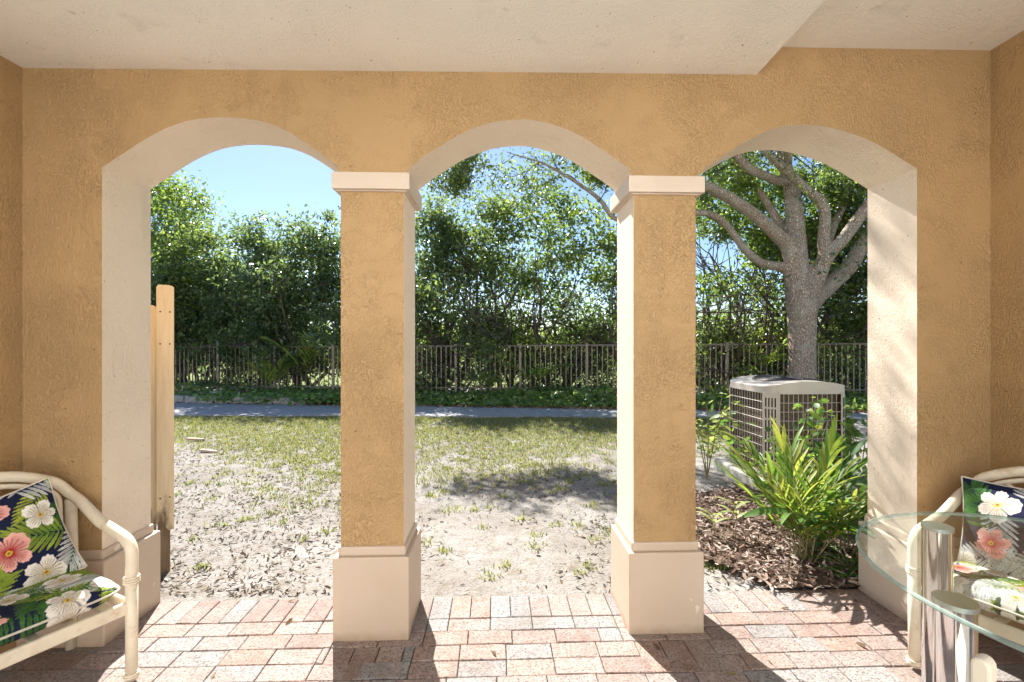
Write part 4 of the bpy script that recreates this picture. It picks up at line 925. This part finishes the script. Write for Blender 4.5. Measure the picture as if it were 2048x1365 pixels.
# ------------------------------------------------------------------ tubular armchairs
CW, CD = 0.31, 0.46
def armchair(label, loc, rz):
    root = empty('garden_armchair', label, 'chair', loc, rz, 'cream tubular garden armchairs')
    arch = [(CW - .02, .015, .68), (.255, .03, .728), (.21, .035, .757), (.14, .04, .787), (.07, .042, .802), (0, .043, .807)]
    arm = [(CW, -CD, .40), (CW + .002, -CD + .002, .48), (CW + .003, -CD + .012, .525), (CW + .003, -CD + .05, .553), (CW + .003, -.33, .568), (CW, -.22, .587), (CW, -.12, .617), (CW - .005, -.04, .652)]
    path = arm + arch + [(-x, y, z) for x, y, z in arch[-2::-1]] + [(-x, y, z) for x, y, z in arm[::-1]]
    m = MB(); m.tube(smooth_path(path, 5), .0213, 14); m.build('arm_frame', M['tube'], root, smooth=True)
    for s in (-1, 1):
        m = MB(); m.tube([(s * CW, -CD, 0.012), (s * CW, -CD, .2), (s * CW, -CD, .405)], [.0205, .0213], 14); lg = m.build('leg', M['tube'], root, smooth=True)
        w_ = MB()
        for z in (.395, .405, .415): w_.tube([(s * CW + .0232 * math.cos(a), -CD + .0232 * math.sin(a), z) for a in np.linspace(0, 6.283, 20, endpoint=False)], .005, 6, closed=True)
        w_.build('binding', M['tube'], lg, smooth=True); w_ = MB()
        for z in (.026, .036): w_.tube([(s * CW + .0225 * math.cos(a), -CD + .0225 * math.sin(a), z) for a in np.linspace(0, 6.283, 20, endpoint=False)], .005, 6, closed=True)
        w_.build('binding', M['tube'], lg, smooth=True)
        m = MB(); m.tube([(s * (CW - .015), 0.02, 0.0), (s * (CW - .015), .0, .3), (s * (CW - .018), .012, .655)], [.020, .0215], 12); m.build('leg', M['tube'], root, smooth=True)
        m = MB(); m.tube([(s * CW, -CD, .30), (s * (CW - .012), 0, .30)], .018, 10); m.build('seat_rail', M['tube'], root, smooth=True)
    for y in (-CD, 0.0):
        m = MB(); m.box(-CW + .01, CW - .01, y - .011, y + .011, .275, .325); m.build('seat_rail', M['tube'], root, bevel=.008)
    m = MB()
    for k in range(6): m.box(-CW + .03 + k * .1, -CW + .06 + k * .1, -CD + .012, -.012, .312, .320)
    m.build('seat_slats', M['tube'], root)
    # inner frame and lattice of the back
    m = MB(); inner = [(.255, .0, .34), (.255, .012, .60), (.25, .02, .675), (.215, .03, .712), (.14, .036, .748), (.07, .038, .764), (0, .039, .768)]
    m.tube(smooth_path(inner + [(-x, y, z) for x, y, z in inner[-2::-1]], 4), .011, 8)
    m.tube([(-.255, .004, .42), (0, .0, .42), (.255, .004, .42)], .010, 8); m.build('back_frame', M['tube'], root, smooth=True)
    m = MB()
    for s in (-1, 1):
        m.tube(smooth_path([(s * .25, .015, .52), (s * .16, .02, .60), (s * .05, .03, .635), (0, .03, .64)], 5), .0075, 7)
        m.tube(smooth_path([(s * .25, .02, .67), (s * .17, .025, .64), (s * .08, .03, .575), (0, .02, .55)], 5), .0075, 7)
        m.tube(smooth_path([(s * .19, .033, .735), (s * .11, .033, .68), (0, .033, .64)], 5), .0075, 7)
        m.tube(smooth_path([(s * .07, .038, .76), (s * .08, .035, .70), (s * .17, .027, .64), (s * .25, .015, .59)], 5), .0075, 7)
        m.tube(smooth_path([(s * .25, .01, .46), (s * .13, .01, .49), (0, .015, .55)], 5), .0075, 7)
    m.build('lattice', M['tube'], root, smooth=True)
    return root
def in_chair(ch, v): return Matrix.Translation(ch.location) @ Matrix.Rotation(ch.rotation_euler.z, 4, 'Z') @ Matrix.Translation(v)
# left chair: right arm of the sitter's view stands at F (front) and B (back)
def place(F, B, side):
    F, B = np.array(F), np.array(B); dv = (F - B) / np.linalg.norm(F - B)      # facing
    rz = math.atan2(dv[1], dv[0]) + math.pi / 2                               # local -Y -> dv
    xl = np.array([math.cos(rz), math.sin(rz)]); c = B - xl * side * CW
    return (c[0], c[1], 0), rz
LC, lz = place((-1.50, 1.84), (-1.91, 2.05), 1); RC, rz_ = place((1.66, 1.92), (2.06, 2.13), -1)
print('chairs', LC, lz, RC, rz_)
chL = armchair('cream tubular armchair against the left wall with a lattice back', LC, lz)
chR = armchair('cream tubular armchair behind the round glass table', RC, rz_)
for ch, s1, s2, l1, l2, tilt in ((chL, 3, 4, 'tropical print seat cushion on the armchair by the left wall', 'tropical print throw pillow leaning in the armchair by the left wall', -0.2),
                           (chR, 8, 21, 'tropical print seat cushion seen through the glass table', 'navy tropical throw pillow in the armchair behind the glass table', -0.06)):
    q = cushion('seat_cushion', 0.575, 0.47, 0.095, s1, False, N=190); q.matrix_world = in_chair(ch, (0, -.235, .372)) @ Matrix.Rotation(R(-1.5), 4, 'X'); tag(q, l1, 'cushion', 'seat cushions')
    q = cushion('throw_pillow', 0.40, 0.40, 0.15, s2, True, N=170); q.matrix_world = in_chair(ch, (0.035 if ch is chL else -.08, -.135, .562 if ch is chL else .565)) @ Matrix.Rotation(tilt, 4, 'Y') @ Matrix.Rotation(R(72), 4, 'X'); tag(q, l2, 'pillow', 'throw pillows')

# ------------------------------------------------------------------ round glass table
TX, TY, TR, TZ = 1.49, 1.13, 0.53, 0.74
TB = empty('glass_table', 'round glass table on thick chrome tube legs', 'table', (TX, TY, 0))
ns = 128; ang = np.linspace(0, 2 * np.pi, ns, endpoint=False); V = []; F = []; mi = []
prof = [(TR - .006, TZ), (TR - .0015, TZ - .0015), (TR, TZ - .006), (TR - .0015, TZ - .0105), (TR - .006, TZ - .012)]
for rr, z in prof: V += [(rr * math.cos(a), rr * math.sin(a), z) for a in ang]
F.append(tuple(range(ns))); mi.append(0); F.append(tuple(4 * ns + i for i in range(ns))[::-1]); mi.append(0)
for k in range(4):
    for i in range(ns): j = (i + 1) % ns; F.append((k * ns + i, (k + 1) * ns + i, (k + 1) * ns + j, k * ns + j)); mi.append(1)
mesh('glass_top', V, F, [M['glass'], M['glass_edge']], TB, mi=mi)
for a in (R(99), R(182.5), R(279), R(2.5)):
    x, y = .435 * math.cos(a), .435 * math.sin(a); z1 = TZ - .0125
    m = MB(); m.tube([(x, y, 0.0), (x, y, z1 - .012)], .040, 40); lg = m.build('leg', M['chrome'], TB, smooth=True); lg.modifiers.new('e', 'EDGE_SPLIT').split_angle = R(40)
    m = MB(); m.tube([(x, y, z1 - .0118), (x, y, z1)], .0425, 40); o = m.build('mounting_disc', M['disc'], lg, smooth=True); o.modifiers.new('e', 'EDGE_SPLIT').split_angle = R(40)
    m = MB(); m.tube([(x, y, 0.002), (x, y, 0.014)], .044, 32); m.build('foot', M['slot'], lg)

# ------------------------------------------------------------------ cream chair tucked to the table, only its post top in view
px_, d_ = 1967, 0.75; p = pt(px_, 1312, d_)
dv = np.array([TX - p[0], TY - p[1]]); dv /= np.linalg.norm(dv); 
CH = empty('dining_chair', 'cream chair at the table, only the rounded top of its post in view', 'chair', (p[0] + 0.19 * dv[1], p[1] - 0.19 * dv[0], 0), math.atan2(dv[1], dv[0]) - math.pi / 2)
for s in (-1, 1):
    outl = [(-.0125, 0), (.0125, 0), (.0125, p[2] - .010), (.008, p[2] - .003), (.0, p[2]), (-.008, p[2] - .003), (-.0125, p[2] - .010)]; k = len(outl)
    m = MB(); m.add([(s * .19 + a, -.014, z) for a, z in outl] + [(s * .19 + a, .014, z) for a, z in outl], [tuple(range(k))] + [tuple(range(2 * k - 1, k - 1, -1))] + [(i, i + k, (i + 1) % k + k, (i + 1) % k) for i in range(k)]); m.build('post', M['plastic'], CH, bevel=.005)
    m = MB(); m.box(s * .19 - .018, s * .19 + .018, .38, .416, 0, .425); m.build('leg', M['plastic'], CH, bevel=.004)
m = MB(); m.box(-.21, .21, 0.016, .43, .4255, .455); m.build('seat', M['plastic'], CH, bevel=.01)
for z in (.55, .66, .75):
    m = MB(); m.box(-.1715, .1715, -.008, .008, z, z + .05); m.build('back_slat', M['plastic'], CH, bevel=.004)
